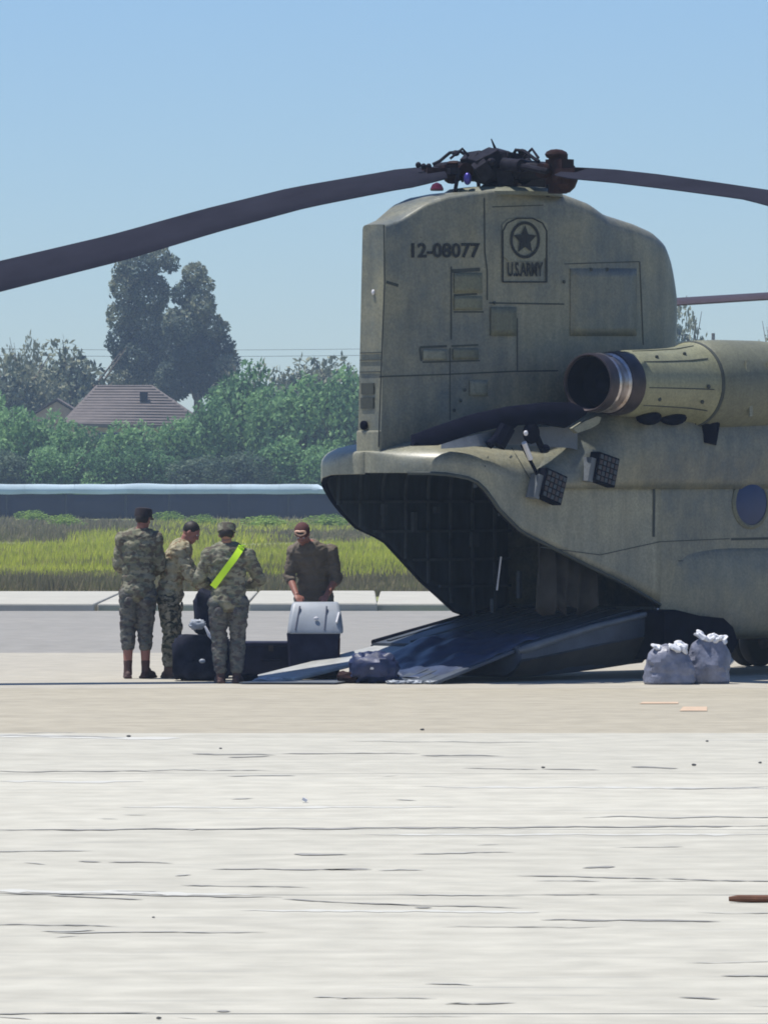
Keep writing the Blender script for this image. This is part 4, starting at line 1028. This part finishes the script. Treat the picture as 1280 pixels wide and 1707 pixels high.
# everything above was laid out with v to starboard; the object axis y points to port
def mirror(o):
    for ch in [q for q in bpy.data.objects if q.parent == o]:
        ch.location.y *= -1
        if ch.type == 'MESH':
            for v in ch.data.vertices: v.co.y *= -1
            ch.data.flip_normals()
        mirror(ch)
mirror(heli)

# ================================================================== PEOPLE
def ocp(name, cols, scale=9):
    m = bpy.data.materials.new(name); m.use_nodes = True; n = m.node_tree; P = n.nodes['Principled BSDF']; P.inputs['Roughness'].default_value = .9; P.inputs['Specular IOR Level'].default_value = .15
    tc = n.nodes.new('ShaderNodeTexCoord'); prev = None
    base = n.nodes.new('ShaderNodeRGB'); base.outputs[0].default_value = cols[0]+(1,); prev = base.outputs[0]
    for i, c in enumerate(cols[1:]):
        mp = n.nodes.new('ShaderNodeMapping'); mp.inputs['Location'].default_value = (i*5.3,i*2.1,i*7.7); mp.inputs['Scale'].default_value = (1,1,1.5); n.links.new(tc.outputs['Object'], mp.inputs[0])
        nz = n.nodes.new('ShaderNodeTexNoise'); nz.inputs['Scale'].default_value = scale*(1+.25*i); nz.inputs['Detail'].default_value = 3; n.links.new(mp.outputs[0], nz.inputs[0])
        cr = n.nodes.new('ShaderNodeMapRange'); cr.inputs[1].default_value = .52; cr.inputs[2].default_value = .57; n.links.new(nz.outputs[0], cr.inputs[0])
        mi = n.nodes.new('ShaderNodeMix'); mi.data_type = 'RGBA'; mi.inputs[7].default_value = c+(1,); n.links.new(cr.outputs[0], mi.inputs[0]); n.links.new(prev, mi.inputs[6]); prev = mi.outputs[2]
    n.links.new(prev, P.inputs['Base Color'])
    return m
OC = ocp('camouflage_cloth', [(.30,.27,.18),(.19,.19,.12),(.20,.14,.085),(.36,.33,.23)])
OCG = ocp('camouflage_cloth_greenish', [(.19,.185,.13),(.135,.145,.105),(.25,.24,.18),(.115,.10,.08)])
OCD = ocp('camouflage_trousers_dark', [(.12,.12,.11),(.09,.10,.095),(.155,.15,.13),(.08,.07,.07)])
OCB = ocp('camouflage_trousers_tan', [(.18,.165,.12),(.085,.09,.065),(.30,.27,.2),(.05,.05,.04)], 11)
TEE = mat('dark_brown_shirt', (.12,.098,.075), .9, var=.2, scale=8)
SK1 = mat('light_brown_skin', (.30,.15,.10), .55, var=.08)
SK2 = mat('reddish_skin', (.28,.12,.09), .55, var=.08)
BOOT = mat('dark_brown_boot', (.07,.035,.03), .7, var=.2)
BOOTT = mat('tan_brown_boot', (.16,.085,.055), .75, var=.2)
HAIR = mat('dark_hair', (.015,.011,.01), .6)
BELT = mat('neon_yellow_belt', (.62,.95,.03), .5, var=.05)
BELT.node_tree.nodes['Principled BSDF'].inputs['Emission Strength'].default_value = 0
CAPB = mat('black_cap', (.02,.015,.02), .85)
PALE = mat('pale_orange_band', (.8,.5,.36), .6)

def remeshed(name, b, m, parent, vox=.012, fold=0, seed=0, smooth_it=4, fs=9):
    me0 = b.mesh('tmp', m, None); o = bpy.data.objects.new('tmp', me0); C.objects.link(o)
    r_ = o.modifiers.new('r', 'REMESH'); r_.mode = 'VOXEL'; r_.voxel_size = vox; r_.use_smooth_shade = True
    if smooth_it:
        s_ = o.modifiers.new('s', 'SMOOTH'); s_.iterations = smooth_it; s_.factor = .5
    dg = bpy.context.evaluated_depsgraph_get(); me = bpy.data.meshes.new_from_object(o.evaluated_get(dg)); bpy.data.objects.remove(o)
    if fold:
        off = Vector((seed*3.1, seed*1.7, 0)); nr = [v.normal.copy() for v in me.vertices]
        for v, n_ in zip(me.vertices, nr):
            q = Vector((v.co.x*fs, v.co.y*fs, v.co.z*fs*1.7))+off
            k = noise.noise(q)+.5*noise.noise(q*2.3); k = 1-abs(k)*2.2
            v.co += n_*fold*k
    me.name = name; me.materials.clear(); me.materials.append(m)
    for p in me.polygons: p.use_smooth = True; p.material_index = 0
    o = bpy.data.objects.new(name, me); link(o, parent); return o

def torso(b, J, k=1.0, add=0.0):
    pel, ch, nk = Vector(J['pelvis']), Vector(J['chest']), Vector(J['neck'])
    side = (Vector(J['sR'])-Vector(J['sL'])).normalized()
    fw_ = side.cross((nk-pel).normalized()).normalized()
    for t, wx, dy in [(0,.165,.115),(.18,.155,.105),(.36,.15,.105),(.55,.165,.115),(.75,.185,.12),(.9,.17,.105)]:
        c = pel.lerp(ch, t/.6) if t < .6 else ch.lerp(nk, (t-.6)/.4)
        up = (nk-pel).normalized(); m_ = Matrix((side, -fw_, up)).transposed()
        b.ell(c, (wx*k+add, dy*k+add, .13), 16, 10, m_)
    for s_ in ('sL','sR'): b.ell(J[s_], .068*k+add, 12, 8)
    b.tube([Vector(J['sL']), Vector(J['sR'])], .06*k+add, 12)
def arms(b, J, add=0, cut=1.0, hands=True):
    for s_ in 'LR':
        S_, E, W = Vector(J['s'+s_]), Vector(J['e'+s_]), Vector(J['w'+s_])
        b.tube([S_, S_.lerp(E,.5), E], [.060+add,.055+add,.046+add], 12); b.ell(E, .046+add, 10, 8)
        if cut > 0: 
            W2 = E.lerp(W, cut); b.tube([E, E.lerp(W2,.4), W2], [.045+add,.043+add,.032+add], 12); 
        b.ell(S_, .066+add, 12, 8)
        if hands:
            d = (W-E).normalized(); hd = Vector(J.get('h'+s_, tuple(d))).normalized(); sd = hd.cross(Vector((0,0,1)));
            if sd.length < .1: sd = Vector((1,0,0))
            sd.normalize(); nm = sd.cross(hd).normalized(); inw = -1 if s_ == 'R' else 1
            m_ = Matrix((sd, hd, nm)).transposed()
            b.tube([W, W+hd*.03],[.030,.032],10)
            b.ell(W+hd*.06, (.042,.052,.018), 12, 8, m_)
            for i, (ox, L) in enumerate([(-.033,.066),(-.011,.078),(.011,.072),(.032,.056)]):
                p0 = W+hd*.095+sd*ox; p1 = p0+hd*L*.5-nm*.012; p2 = p1+hd*L*.38-nm*.03; b.tube([p0-hd*.02,p0,p1,p2],[.010,.0105,.0095,.008],8)
            p0 = W+hd*.045+sd*.036*inw; b.tube([p0, p0+sd*.028*inw+hd*.025, p0+sd*.03*inw+hd*.06-nm*.02],[.014,.012,.010],8)
def legs(b, J, add=0, top=0, bot=1.0, k=1.0):
    for s_ in 'LR':
        H, K, A = Vector(J['hip'+s_]), Vector(J['k'+s_]), Vector(J['a'+s_])
        b.ell(H, .095*k+add, 12, 8); b.tube([H, H.lerp(K,.5), K], [.092*k+add,.078*k+add,.058*k+add], 14); b.ell(K, .058*k+add, 12, 8)
        A2 = K.lerp(A, bot); b.tube([K, K.lerp(A2,.35), A2], [.056*k+add,.060*k+add,(.042+.012*(1-bot))*k+add], 12)
def head(b, J):
    H = Vector(J['head']); f = Vector(J['face']).normalized(); up = Vector(J.get('hup',(0,0,1))); sd = f.cross(up).normalized(); up = sd.cross(f).normalized()
    m_ = Matrix((sd, f, up)).transposed(); P = lambda x_,y_,z_: H+m_@Vector((x_,y_,z_))
    b.ell(P(0,-.01,.02), (.075,.095,.095), 18, 12, m_); b.ell(P(0,.025,-.05), (.056,.062,.062), 14, 10, m_)
    b.ell(P(0,.060,-.085), (.028,.024,.022), 10, 8, m_)                       # chin
    b.tube([P(0,.082,.015), P(0,.104,-.018), P(0,.096,-.03)], [.009,.013,.010], 8)   # nose
    for s_ in (-1,1):
        b.ell(P(s_*.014,.094,-.028), (.009,.010,.007), 8, 6, m_)
        b.ell(P(s_*.078,-.005,-.005), (.008,.018,.030), 10, 8, m_)            # ears
        b.ell(P(s_*.030,.078,.030), (.022,.012,.008), 10, 6, m_)              # brow
        b.ell(P(s_*.036,.066,-.02), (.020,.018,.016), 10, 6, m_)              # cheek
    b.ell(P(0,.083,-.055), (.024,.010,.006), 10, 6, m_); b.ell(P(0,.081,-.066), (.020,.010,.007), 10, 6, m_)
    b.tube([Vector(J['neck'])-Vector((0,0,.02)), P(0,-.025,-.05)], [.058,.054], 14)
    return P, m_
def person(name, origin, J, mats, label, hat=None, group=None, sleeve=.97, seed=1, long_jacket=True, scale=1.0):
    root = empty(name, origin, label=label, cat='person', group='soldiers beside the helicopter ramp')
    b = MB(); torso(b, J); arms(b, J); legs(b, J); P, m_ = head(b, J)
    for s_ in 'LR':
        A = Vector(J['a'+s_]); fd = Vector(J.get('f'+s_, J['face'])); fd.z = 0; fd.normalize(); b.tube([A, A-Vector((0,0,.04)), A+fd*.10-Vector((0,0,.055))],[.038,.038,.03],10)
    body = remeshed('body', b, mats['skin'], root, .0075, 0, smooth_it=2)
    # eyes and mouth line
    for s_ in (-1,1):
        e = MB().ell(P(s_*.030,.080,.012), (.013,.008,.008), 10, 6, m_); e.build('eye', M['whitecloth'], body, smooth=60)
        e = MB().ell(P(s_*.030,.087,.012), (.006,.004,.006), 8, 6, m_); e.build('iris', HAIR, body, smooth=60)
    e = MB().ell(P(0,.092,-.0605), (.020,.004,.0025), 10, 6, m_); e.build('mouth', mats['lip'], body, smooth=60)
    # jacket
    b = MB(); torso(b, J, 1.06, .022); arms(b, J, .018, sleeve, hands=False)
    pel = Vector(J['pelvis'])
    if long_jacket:
        side = (Vector(J['sR'])-Vector(J['sL'])); side.z = 0; side.normalize(); m2 = Matrix((side, Vector((0,0,1)).cross(side), Vector((0,0,1)))).transposed()
        b.ell(pel+Vector((0,0,-.02)), (.195,.15,.13), 16, 10, m2)
    b.tube([Vector(J['neck'])-Vector((0,0,.05)), Vector(J['neck'])+Vector((0,0,.015))], [.085,.072], 14)
    remeshed('jacket' if long_jacket else 'shirt', b, mats['top'], root, .013, .011, seed)
    b = MB(); b.ell(pel, (.175,.135,.12), 16, 10); legs(b, J, .022, bot=J.get('tb', .80))
    for s_ in 'LR': b.ell(Vector(J['k'+s_]).lerp(Vector(J['a'+s_]), J.get('tb',.8)), .068, 10, 8)
    for s_, sg in (('L',-1),('R',1)): b.ell(Vector(J['hip'+s_]).lerp(Vector(J['k'+s_]),.55)+Vector((sg*.07,0,0)), (.03,.07,.1), 10, 8)
    remeshed('trousers', b, mats['bottom'], root, .013, .012, seed+3)
    if long_jacket:
        side = Vector(J['sR'])-Vector(J['sL']); side.z = 0; side.normalize(); bk = side.cross(Vector((0,0,1)))
        for sg in (-1,1):
            for fb in (-1,1):
                MB().ell(pel+side*(.10*sg)+bk*(.150*fb)+Vector((0,0,-.13)), (.05,.014,.055), 10, 6, Matrix((side,bk,Vector((0,0,1)))).transposed()).build('pocket', mats['bottom'], root, smooth=60)
    b = MB()
    for s_ in 'LR':
        K, A = Vector(J['k'+s_]), Vector(J['a'+s_]); fd = Vector(J.get('f'+s_, J['face'])); fd.z = 0; fd.normalize()
        b.tube([K.lerp(A,J.get('bt',J.get('tb',.8)-.25)), K.lerp(A,.9), A, A-Vector((0,0,.05))], [.052,.047,.048,.05], 12)
        q = fd.cross(Vector((0,0,1))); m3 = Matrix((q, fd, Vector((0,0,1)))).transposed(); g0 = Vector((A.x, A.y, 0))
        b.ell(g0+fd*.07+Vector((0,0,.045)), (.048,.135,.045), 14, 8, m3); b.ell(g0-fd*.02+Vector((0,0,.04)), (.042,.06,.045), 12, 8, m3); b.ell(g0+fd*.03+Vector((0,0,.08)),(.042,.07,.05),12,8,m3)
        b.box(g0+fd*.055+Vector((0,0,.014)), (.085,.27,.026), m3)
    remeshed('boots', b, mats['boot'], root, .008, 0, smooth_it=2)
    if hat in ('patrol','ball'):
        b = MB(); b.lathe([(.0,.098),(.05,.100),(.085,.095),(.098,.07),(.102,.02)], P(0,-.008,.03), m_@Vector((0,0,1)), 20)
        b.v = [tuple(P(0,-.008,.03)+ (Vector(v)-P(0,-.008,.03))) for v in b.v]
        rows = []
        for i in range(9):
            a = -1.1+2.2*i/8; rows.append([P(.092*math.sin(a), .09*math.cos(a), .042), P(.085*math.sin(a), .03+.145*math.cos(a)*1.0, .026), P(.085*math.sin(a), .03+.145*math.cos(a), .020), P(.092*math.sin(a), .09*math.cos(a), .034)])
        b.grid(rows, closed=True); b.build('cap', mats['cap'], root, smooth=50)
        h = MB().ell(P(0,-.02,.012), (.081,.090,.075), 16, 10, m_); h.build('hair', HAIR, root, smooth=60)
    elif hat == 'watch':
        b = MB().ell(P(0,-.015,.042), (.088,.104,.088), 18, 12, m_); b.build('cap', mats['cap'], root, smooth=60)
    elif hat == 'hair':
        h = MB().ell(P(0,-.022,.038), (.083,.096,.092), 18, 12, m_); h.build('hair', HAIR, root, smooth=60)
    return root, P, m_

def feet(x_, y_): Y = gy(y_); return px(x_, Y), Y
sc = 151.0
# --- 1: standing at left, back to the camera, hands in front
ox, oy = feet(231, 1131)
J1 = dict(head=(.055,-.0,1.755), face=(.45,.85,-.15), neck=(.03,.0,1.60), chest=(.0,.0,1.38), pelvis=(0,0,.98),
  sL=(-.165,.0,1.535), sR=(.19,.0,1.535), eL=(-.225,.05,1.25), eR=(.235,.07,1.24), wL=(-.10,.26,1.15), wR=(.13,.28,1.14), hL=(.7,.6,.0), hR=(-.7,.6,0),
  hipL=(-.10,0,.93), hipR=(.09,0,.93), kL=(-.115,.03,.52), kR=(.075,.04,.52), aL=(-.115,0,.09), aR=(.08,.02,.09), fL=(-.1,1,0), fR=(.5,.9,0), tb=.38, bt=.74)
person('person', (ox, oy, 0), J1, dict(skin=SK2, lip=SK2, top=OCG, bottom=OCD, boot=BOOT, cap=CAPB),
       'soldier in a black cap standing at the far left with their back turned', 'ball', seed=1)
# --- 2: leaning to the right, arms reaching forward
ox, oy = feet(284, 1130)
J2 = dict(head=(.235,-.02,1.605), face=(.82,-.25,-.50), hup=(.5,0,.86), neck=(.135,.0,1.47), chest=(.06,.0,1.25), pelvis=(-.02,0,.92),
  sL=(.10,.17,1.40), sR=(.10,-.17,1.40), eL=(.26,.2,1.14), eR=(.22,-.22,1.14), wL=(.42,.12,1.0), wR=(.38,-.14,.98), hL=(.8,0,-.6), hR=(.8,0,-.6),
  hipL=(-.02,.09,.88), hipR=(-.02,-.09,.88), kL=(.06,.10,.49), kR=(.0,-.11,.49), aL=(.07,.12,.09), aR=(-.02,-.10,.09), tb=.78)
person('person', (ox, oy, 0), J2, dict(skin=SK2, lip=SK2, top=OC, bottom=OCB, boot=BOOTT, cap=OC),
       'bareheaded soldier in tan camouflage leaning to the right over the dark bags', 'hair', seed=2)
# --- 3: back to camera, patrol cap, neon belt, elbows out
ox, oy = feet(381, 1139)
J3 = dict(head=(-.02,-.01,1.60), face=(.05,.95,-.30), neck=(-.01,.0,1.46), chest=(-.0,.0,1.24), pelvis=(0,0,.90),
  sL=(-.20,.0,1.375), sR=(.20,.0,1.375), eL=(-.32,.04,1.12), eR=(.34,.06,1.12), wL=(-.17,.25,1.04), wR=(.20,.27,1.05), hL=(.8,.5,0), hR=(-.8,.5,0),
  hipL=(-.105,0,.86), hipR=(.105,0,.86), kL=(-.10,.03,.48), kR=(.10,.03,.48), aL=(-.085,0,.09), aR=(.09,0,.09), fL=(-.2,1,0), fR=(.2,1,0), tb=.82)
r3, P3, m3 = person('person', (ox, oy, 0), J3, dict(skin=SK1, lip=SK2, top=OCG, bottom=OCD, boot=BOOT, cap=OCG),
       'soldier in a camouflage patrol cap wearing a neon yellow belt across the back', 'patrol', seed=4)
b = MB(); rows = []                                     # reflective belt, loops over the right shoulder to the left hip
sh_pts = [(.145,-.08,1.475),(.12,-.135,1.43),(.06,-.175,1.34),(.0,-.185,1.26),(-.06,-.185,1.18),(-.12,-.165,1.10),(-.165,-.125,1.04)]
for i, p in enumerate(sh_pts):
    p = Vector(p); q = Vector((.58,0,-.8)).normalized() if i else Vector((.6,-.2,-.4)).normalized(); wd = .036
    n_ = Vector((0,-.009,0)); pr = Vector((-.8,0,.58)); pr = Vector((.8,0,-.6))
    rows.append([p+Vector((-.6,0,.8)).cross(Vector((0,1,0))).normalized()*0 + Vector((wd*.8,0,-wd*.6)), p+Vector((-wd*.8,0,wd*.6)), p+Vector((-wd*.8,0,wd*.6))-n_, p+Vector((wd*.8,0,-wd*.6))-n_])
b.grid(rows, closed=True); b.f += [(0,1,2,3), tuple(len(b.v)-4+i for i in range(4))[::-1]]
b.build('reflective_belt', BELT, r3, smooth=60)
b = MB().box((.155,-.02,1.485),(.06,.12,.012)); b.box((.13,-.10,1.47),(.05,.03,.03)); b.build('reflective_belt', BELT, r3)
# --- 4: leaning forward towards the camera over the tote
ox, oy = px(521, 72.45), 72.45
J4 = dict(head=(-.11,-.24,1.59), face=(-.15,-.75,-.62), hup=(-.1,-.6,.8), neck=(-.04,-.13,1.465), chest=(.0,-.02,1.25), pelvis=(.02,.05,.93),
  sL=(.20,-.05,1.385), sR=(-.195,-.06,1.38), eL=(.27,-.06,1.10), eR=(-.26,-.08,1.13), wL=(.17,-.26,.93), wR=(-.18,-.27,.93), hL=(-.3,-.6,-.5), hR=(.3,-.6,-.5),
  hipL=(.12,.05,.88), hipR=(-.09,.05,.88), kL=(.14,.03,.49), kR=(-.10,.04,.49), aL=(.17,.08,.09), aR=(-.12,.08,.09), fL=(.3,-1,0), fR=(-.3,-1,0), tb=.8)
r4, P4, m4 = person('person', (ox, oy, 0), J4, dict(skin=SK2, lip=SK2, top=TEE, bottom=OCD, boot=BOOT, cap=mat('dark_maroon_cap', (.07,.022,.022), .85)),
       'soldier in a dark brown shirt leaning over the tall case with the grey lid', 'watch', seed=6, sleeve=.35, long_jacket=False)
b = MB(); pts = []                                      # pale ring of the goggles pushed up on the cap
for i in range(21):
    a = 2*math.pi*i/20; pts.append(P4(.058*math.cos(a), .094-.022*abs(math.cos(a)), .088+.026*math.sin(a)))
b.tube(pts, .0115, 8); b.build('goggle_frame', PALE, r4, smooth=60)
MB().ell(P4(0,.084,.088),(.046,.012,.018),12,8,m4).build('goggle_lens', CAPB, r4, smooth=60)

# ================================================================== cases, bags, litter
def loft_bag(name, c, d, m, label, cat, seed, group=None, lump=.12, power=3.0):
    """soft filled bag: superellipsoid with sag and wrinkles"""
    b = MB(); n, k = 22, 14; rows = []
    for j in range(k+1):
        ph = -math.pi/2+math.pi*j/k; row = []
        for i in range(n):
            th = 2*math.pi*i/n; cx, sx = math.cos(th), math.sin(th); e = 2/power
            x_ = math.copysign(abs(cx)**e, cx)*math.copysign(abs(math.cos(ph))**e, 1); y_ = math.copysign(abs(sx)**e, sx)*abs(math.cos(ph))**e; z_ = math.copysign(abs(math.sin(ph))**e, math.sin(ph))
            q = Vector((x_*d[0]/2, y_*d[1]/2, z_*d[2]/2)); q *= 1+lump*noise.noise(q*5/max(d)*2+Vector((seed,0,0)))+lump*.5*noise.noise(q*14/max(d)*2+Vector((seed,4,0)))
            q.z += d[2]/2; row.append(tuple(q))
        rows.append(row)
    b.grid(rows, closed=True); o = b.build(name, m, smooth=50, loc=c); return tag(o, label, cat, group)
# long low black case lying on the ground
Yc = 72.1
ca = empty('equipment_case', (px(452,Yc), Yc, 0), label='long low dark navy case lying between the soldiers', cat='case')
b = MB().box((-.02,.15,.19),(1.0,.5,.33)); b.build('case_body', M['navy'], ca, bevel=.02)
MB().box((-.02,.15,.37),(1.02,.52,.06)).build('case_lid', M['navy'], ca, bevel=.015)
for x_ in (-.35,.0,.3): MB().box((x_,-.125,.33),(.05,.03,.06)).build('latch', M['darksteel'], ca)
MB().tube([(-.1,-.11,.2),(-.1,-.15,.2),(.1,-.15,.2),(.1,-.11,.2)],.012,8).build('handle', M['black'], ca)
# tall tote with grey lid
Yt = 71.9
tt = empty('storage_tote', (px(523,Yt), Yt, 0), label='tall dark navy case with a bulging grey lid in front of the leaning soldier', cat='case')
b = MB(); rows = []
for z_, sx, sy in ((0.01,.26,.2),(.02,.27,.21),(.45,.29,.225),(.50,.295,.23)): 
    rows.append([(sx*x_, sy*y_, z_) for x_, y_ in ((-1,-.9),(-.9,-1),(.9,-1),(1,-.9),(1,.9),(.9,1),(-.9,1),(-1,.9))])
b.grid(rows, closed=True); b.f += [tuple(range(8)), tuple(range(24,32))]; b.build('tote_body', M['navy'], tt, smooth=30)
b = MB(); rows = []
for z_, sx, sy in ((.50,.29,.24),(.505,.305,.25),(.55,.305,.25),(.70,.285,.2),(.82,.26,.12),(.845,.24,.09)): 
    rows.append([(sx*x_+.02, sy*y_+(z_-.5)*.1, z_) for x_, y_ in ((-1,-.85),(-.9,-1),(.9,-1),(1,-.85),(1,.85),(.9,1),(-.9,1),(-1,.85))])
b.grid(rows, closed=True); b.f += [tuple(range(8)), tuple(range(40,48))]; lid = b.build('tote_lid', M['grey_plastic'], tt, smooth=30, bevel=.01)
MB().bar((.12,-.25,.54),(.145,-.135,.80),.012,.02).build('lid_rib', M['post'], lid); MB().bar((-.2,-.25,.54),(-.15,-.13,.80),.012,.02).build('lid_rib', M['post'], lid)
MB().ell((.03,-.215,.665),(.028,.012,.022),10,6).build('lid_label', M['whitecloth'], lid); MB().bar((.255,-.23,.62),(.285,-.16,.73),.02,.03).build('lid_latch', M['whitecloth'], lid)
MB().tube([(.275,-.2,.05),(.285,-.21,.45)], .012, 6).build('tote_strut', M['hubred'], tt)
# duffel bags left
Yb = 71.3
loft_bag('duffel_bag', (px(336,Yb), Yb-.1, 0), (.62,.42,.50), M['blackbag'], 'large black duffel bag on the ground between two soldiers, bottom of the pile', 'bag', 1, 'dark duffel bags piled between the soldiers', lump=.16, power=5)
loft_bag('duffel_bag', (px(350,Yb), Yb+.05, .47), (.34,.36,.52), M['blackbag'], 'upright black bag standing on the larger duffel bag between two soldiers', 'bag', 2, 'dark duffel bags piled between the soldiers', lump=.2, power=4)
loft_bag('white_bundle', (px(331,Yb), Yb-.27, .56), (.18,.12,.11), M['grey_plastic'], 'pale grey bundle resting against the pile of black bags', 'bundle', 5, lump=.35, power=2.2)
b = MB().tube([(0,0,0),(.05,-.02,-.10),(.10,-.01,-.16),(.14,0,-.26)], [.012,.022,.014,.008], 8); tag(b.build('white_strap', M['whitecloth'], loc=(px(342,Yb-.3),Yb-.34,.60)), 'short white strap hanging in front of the black bags', 'strap')
b = MB().ell((0,0,0),(.035,.02,.025),10,6); tag(b.build('pale_tag', M['grey_plastic'], loc=(px(337,70.8),70.9,.22)), 'small pale tag low on the pile of black bags', 'tag')
loft_bag('small_pouch', (px(415,70.7), 70.7, 0), (.2,.14,.085), M['black'], 'small black and white pouch on the ground beside the boots', 'pouch', 8, lump=.3)
o = loft_bag('white_rag', (px(450,70.6), 70.6, 0), (.34,.3,.05), M['whitecloth'], 'white rag on the ground before the long dark case', 'rag', 9, lump=.5, power=2.2)
# flat grey mat
b = MB(); b.add([(px(400,70.2),69.9,.012),(px(560,70.2),69.8,.012),(px(600,70.2),70.9,.015),(px(430,70.2),70.6,.012)],[(0,1,2,3)]); o = b.build('ground_mat', M['flip'], smooth=None); o.modifiers.new('s','SOLIDIFY').thickness = .01
tag(o, 'flat grey mat on the ground left of the ramp plates', 'mat')
# items by the plates
loft_bag('blue_bag', (px(622,70.3), 70.3, 0), (.52,.40,.33), mat('dark_blue_nylon', (.020,.03,.085), .5, var=.5, bump=.5, bscale=8), 'round dark blue bag on the ground at the foot of the ramp', 'bag', 12, lump=.3, power=2.8)
b = MB().ell((0,0,0),(.04,.02,.02),10,6); tag(b.build('silver_buckle', M['whitecloth'], loc=(px(620,70.1),70.1,.17)), 'small silver buckle on the round blue bag', 'buckle')
loft_bag('tan_rag', (px(580,70.3), 70.3, 0), (.22,.2,.12), M['hubred'], 'small rusty brown cloth beside the round blue bag', 'rag', 13, lump=.4)
for i, (x_, s_) in enumerate([(660,.22),(690,.2),(720,.16)]):
    loft_bag('crumpled_sheet', (px(x_,69.95), 69.95, 0), (s_,.14,.04), M['grey_plastic'], ['crumpled pale sheet just right of the round blue bag','crumpled pale sheet between two others below the ramp','crumpled pale sheet rightmost below the ramp plates'][i], 'sheet', 20+i, 'crumpled pale sheets on the ground', lump=.6, power=2.2)
# two grey sacks with white necks
def sack(x_, Yv, w_, h_, seed, label):
    r_ = empty('plastic_sack', (px(x_,Yv), Yv, 0), label=label, cat='sack', group='grey plastic sacks by the wheel')
    n, k = 34, 20; rows = []; q1 = Vector((seed,0,0))
    for j in range(k+1):
        t = j/k; h0 = h_*t; wd = interp([(0,.90),(.06,1.0),(.35,1.02),(.7,.88),(.88,.74),(.96,.5),(1,.15)], t); row = []
        for i in range(n):
            th = 2*math.pi*i/n; cx, sx = math.cos(th), math.sin(th); p = Vector((math.copysign(abs(cx)**.75,cx)*w_/2*wd, math.copysign(abs(sx)**.75,sx)*w_*.4*wd, h0))
            g = 1+.22*noise.noise(p*4.5+q1)+.13*(.35-abs(noise.noise(p*12+q1)))
            row.append((p.x*g, p.y*g, p.z*(1+.12*noise.noise(Vector((p.x*6,p.y*6,seed))) if t > .3 else 1)))
        rows.append(row)
    b = MB().grid(rows, closed=True); b.f += [tuple(range(n))]; b.build('sack_body', M['bag'], r_, smooth=16)
    rs = random.Random(int(seed*10))
    for a_ in range(4):
        b = MB().ell((0,0,0), (rs.uniform(.05,.1), .05, rs.uniform(.03,.055)), 14, 10, Matrix.Rotation(rs.uniform(-.7,.7),3,'Y'))
        b.v = [tuple(Vector(v)*(1+.9*noise.noise(Vector(v)*22+Vector((a_*3,seed,0))))) for v in b.v]
        b.build('crumpled_top', M['bagwhite'], r_, smooth=20, loc=(rs.uniform(-.16,.18)*w_*2, -.10+rs.uniform(-.05,.05), h_*rs.uniform(.9,1.03)))
    return r_
sack(1115, 69.95, .54, .42, 1.3, 'wider crumpled grey plastic sack, left of the two by the wheel')
sack(1180, 70.15, .46, .50, 6.2, 'taller crumpled grey plastic sack, right of the two by the wheel')

# crumpled tarpaulin thrown over the foot of the ramp
b = MB(); rows = []
for i in range(30):
    u = -.35 - 1.5*i/29; row = []
    for j in range(26):
        v = -.42 + 1.5*j/25; uu = u + .14*noise.noise(Vector((v*2.3,4,0))); 
        base = (.385 + (uu+.76)*.18 if uu > -.76 else max(.012, .385-( -.76-uu)*.34))
        z_ = base+.035+.075*abs(noise.noise(Vector((uu*2.6,v*2.1,1))))+.03*noise.noise(Vector((uu*7,v*6,3))); z_ -= .05*max(0,(v-.98))/.1 
        vv = v+.05*noise.noise(Vector((uu*3,9,0)))
        row.append((X0+uu*cs+vv*sn, Y0+uu*sn-vv*cs, max(.012,z_)))
    rows.append(row)
b.grid(rows); o = b.build('tarpaulin', mat('dark_blue_tarpaulin', (.035,.05,.095), .42, var=.35, scale=3, spec=.5), smooth=60); o.modifiers.new('s','SOLIDIFY').thickness = .006
tag(o, 'crumpled dark blue tarpaulin lying over the foot of the ramp', 'tarpaulin')
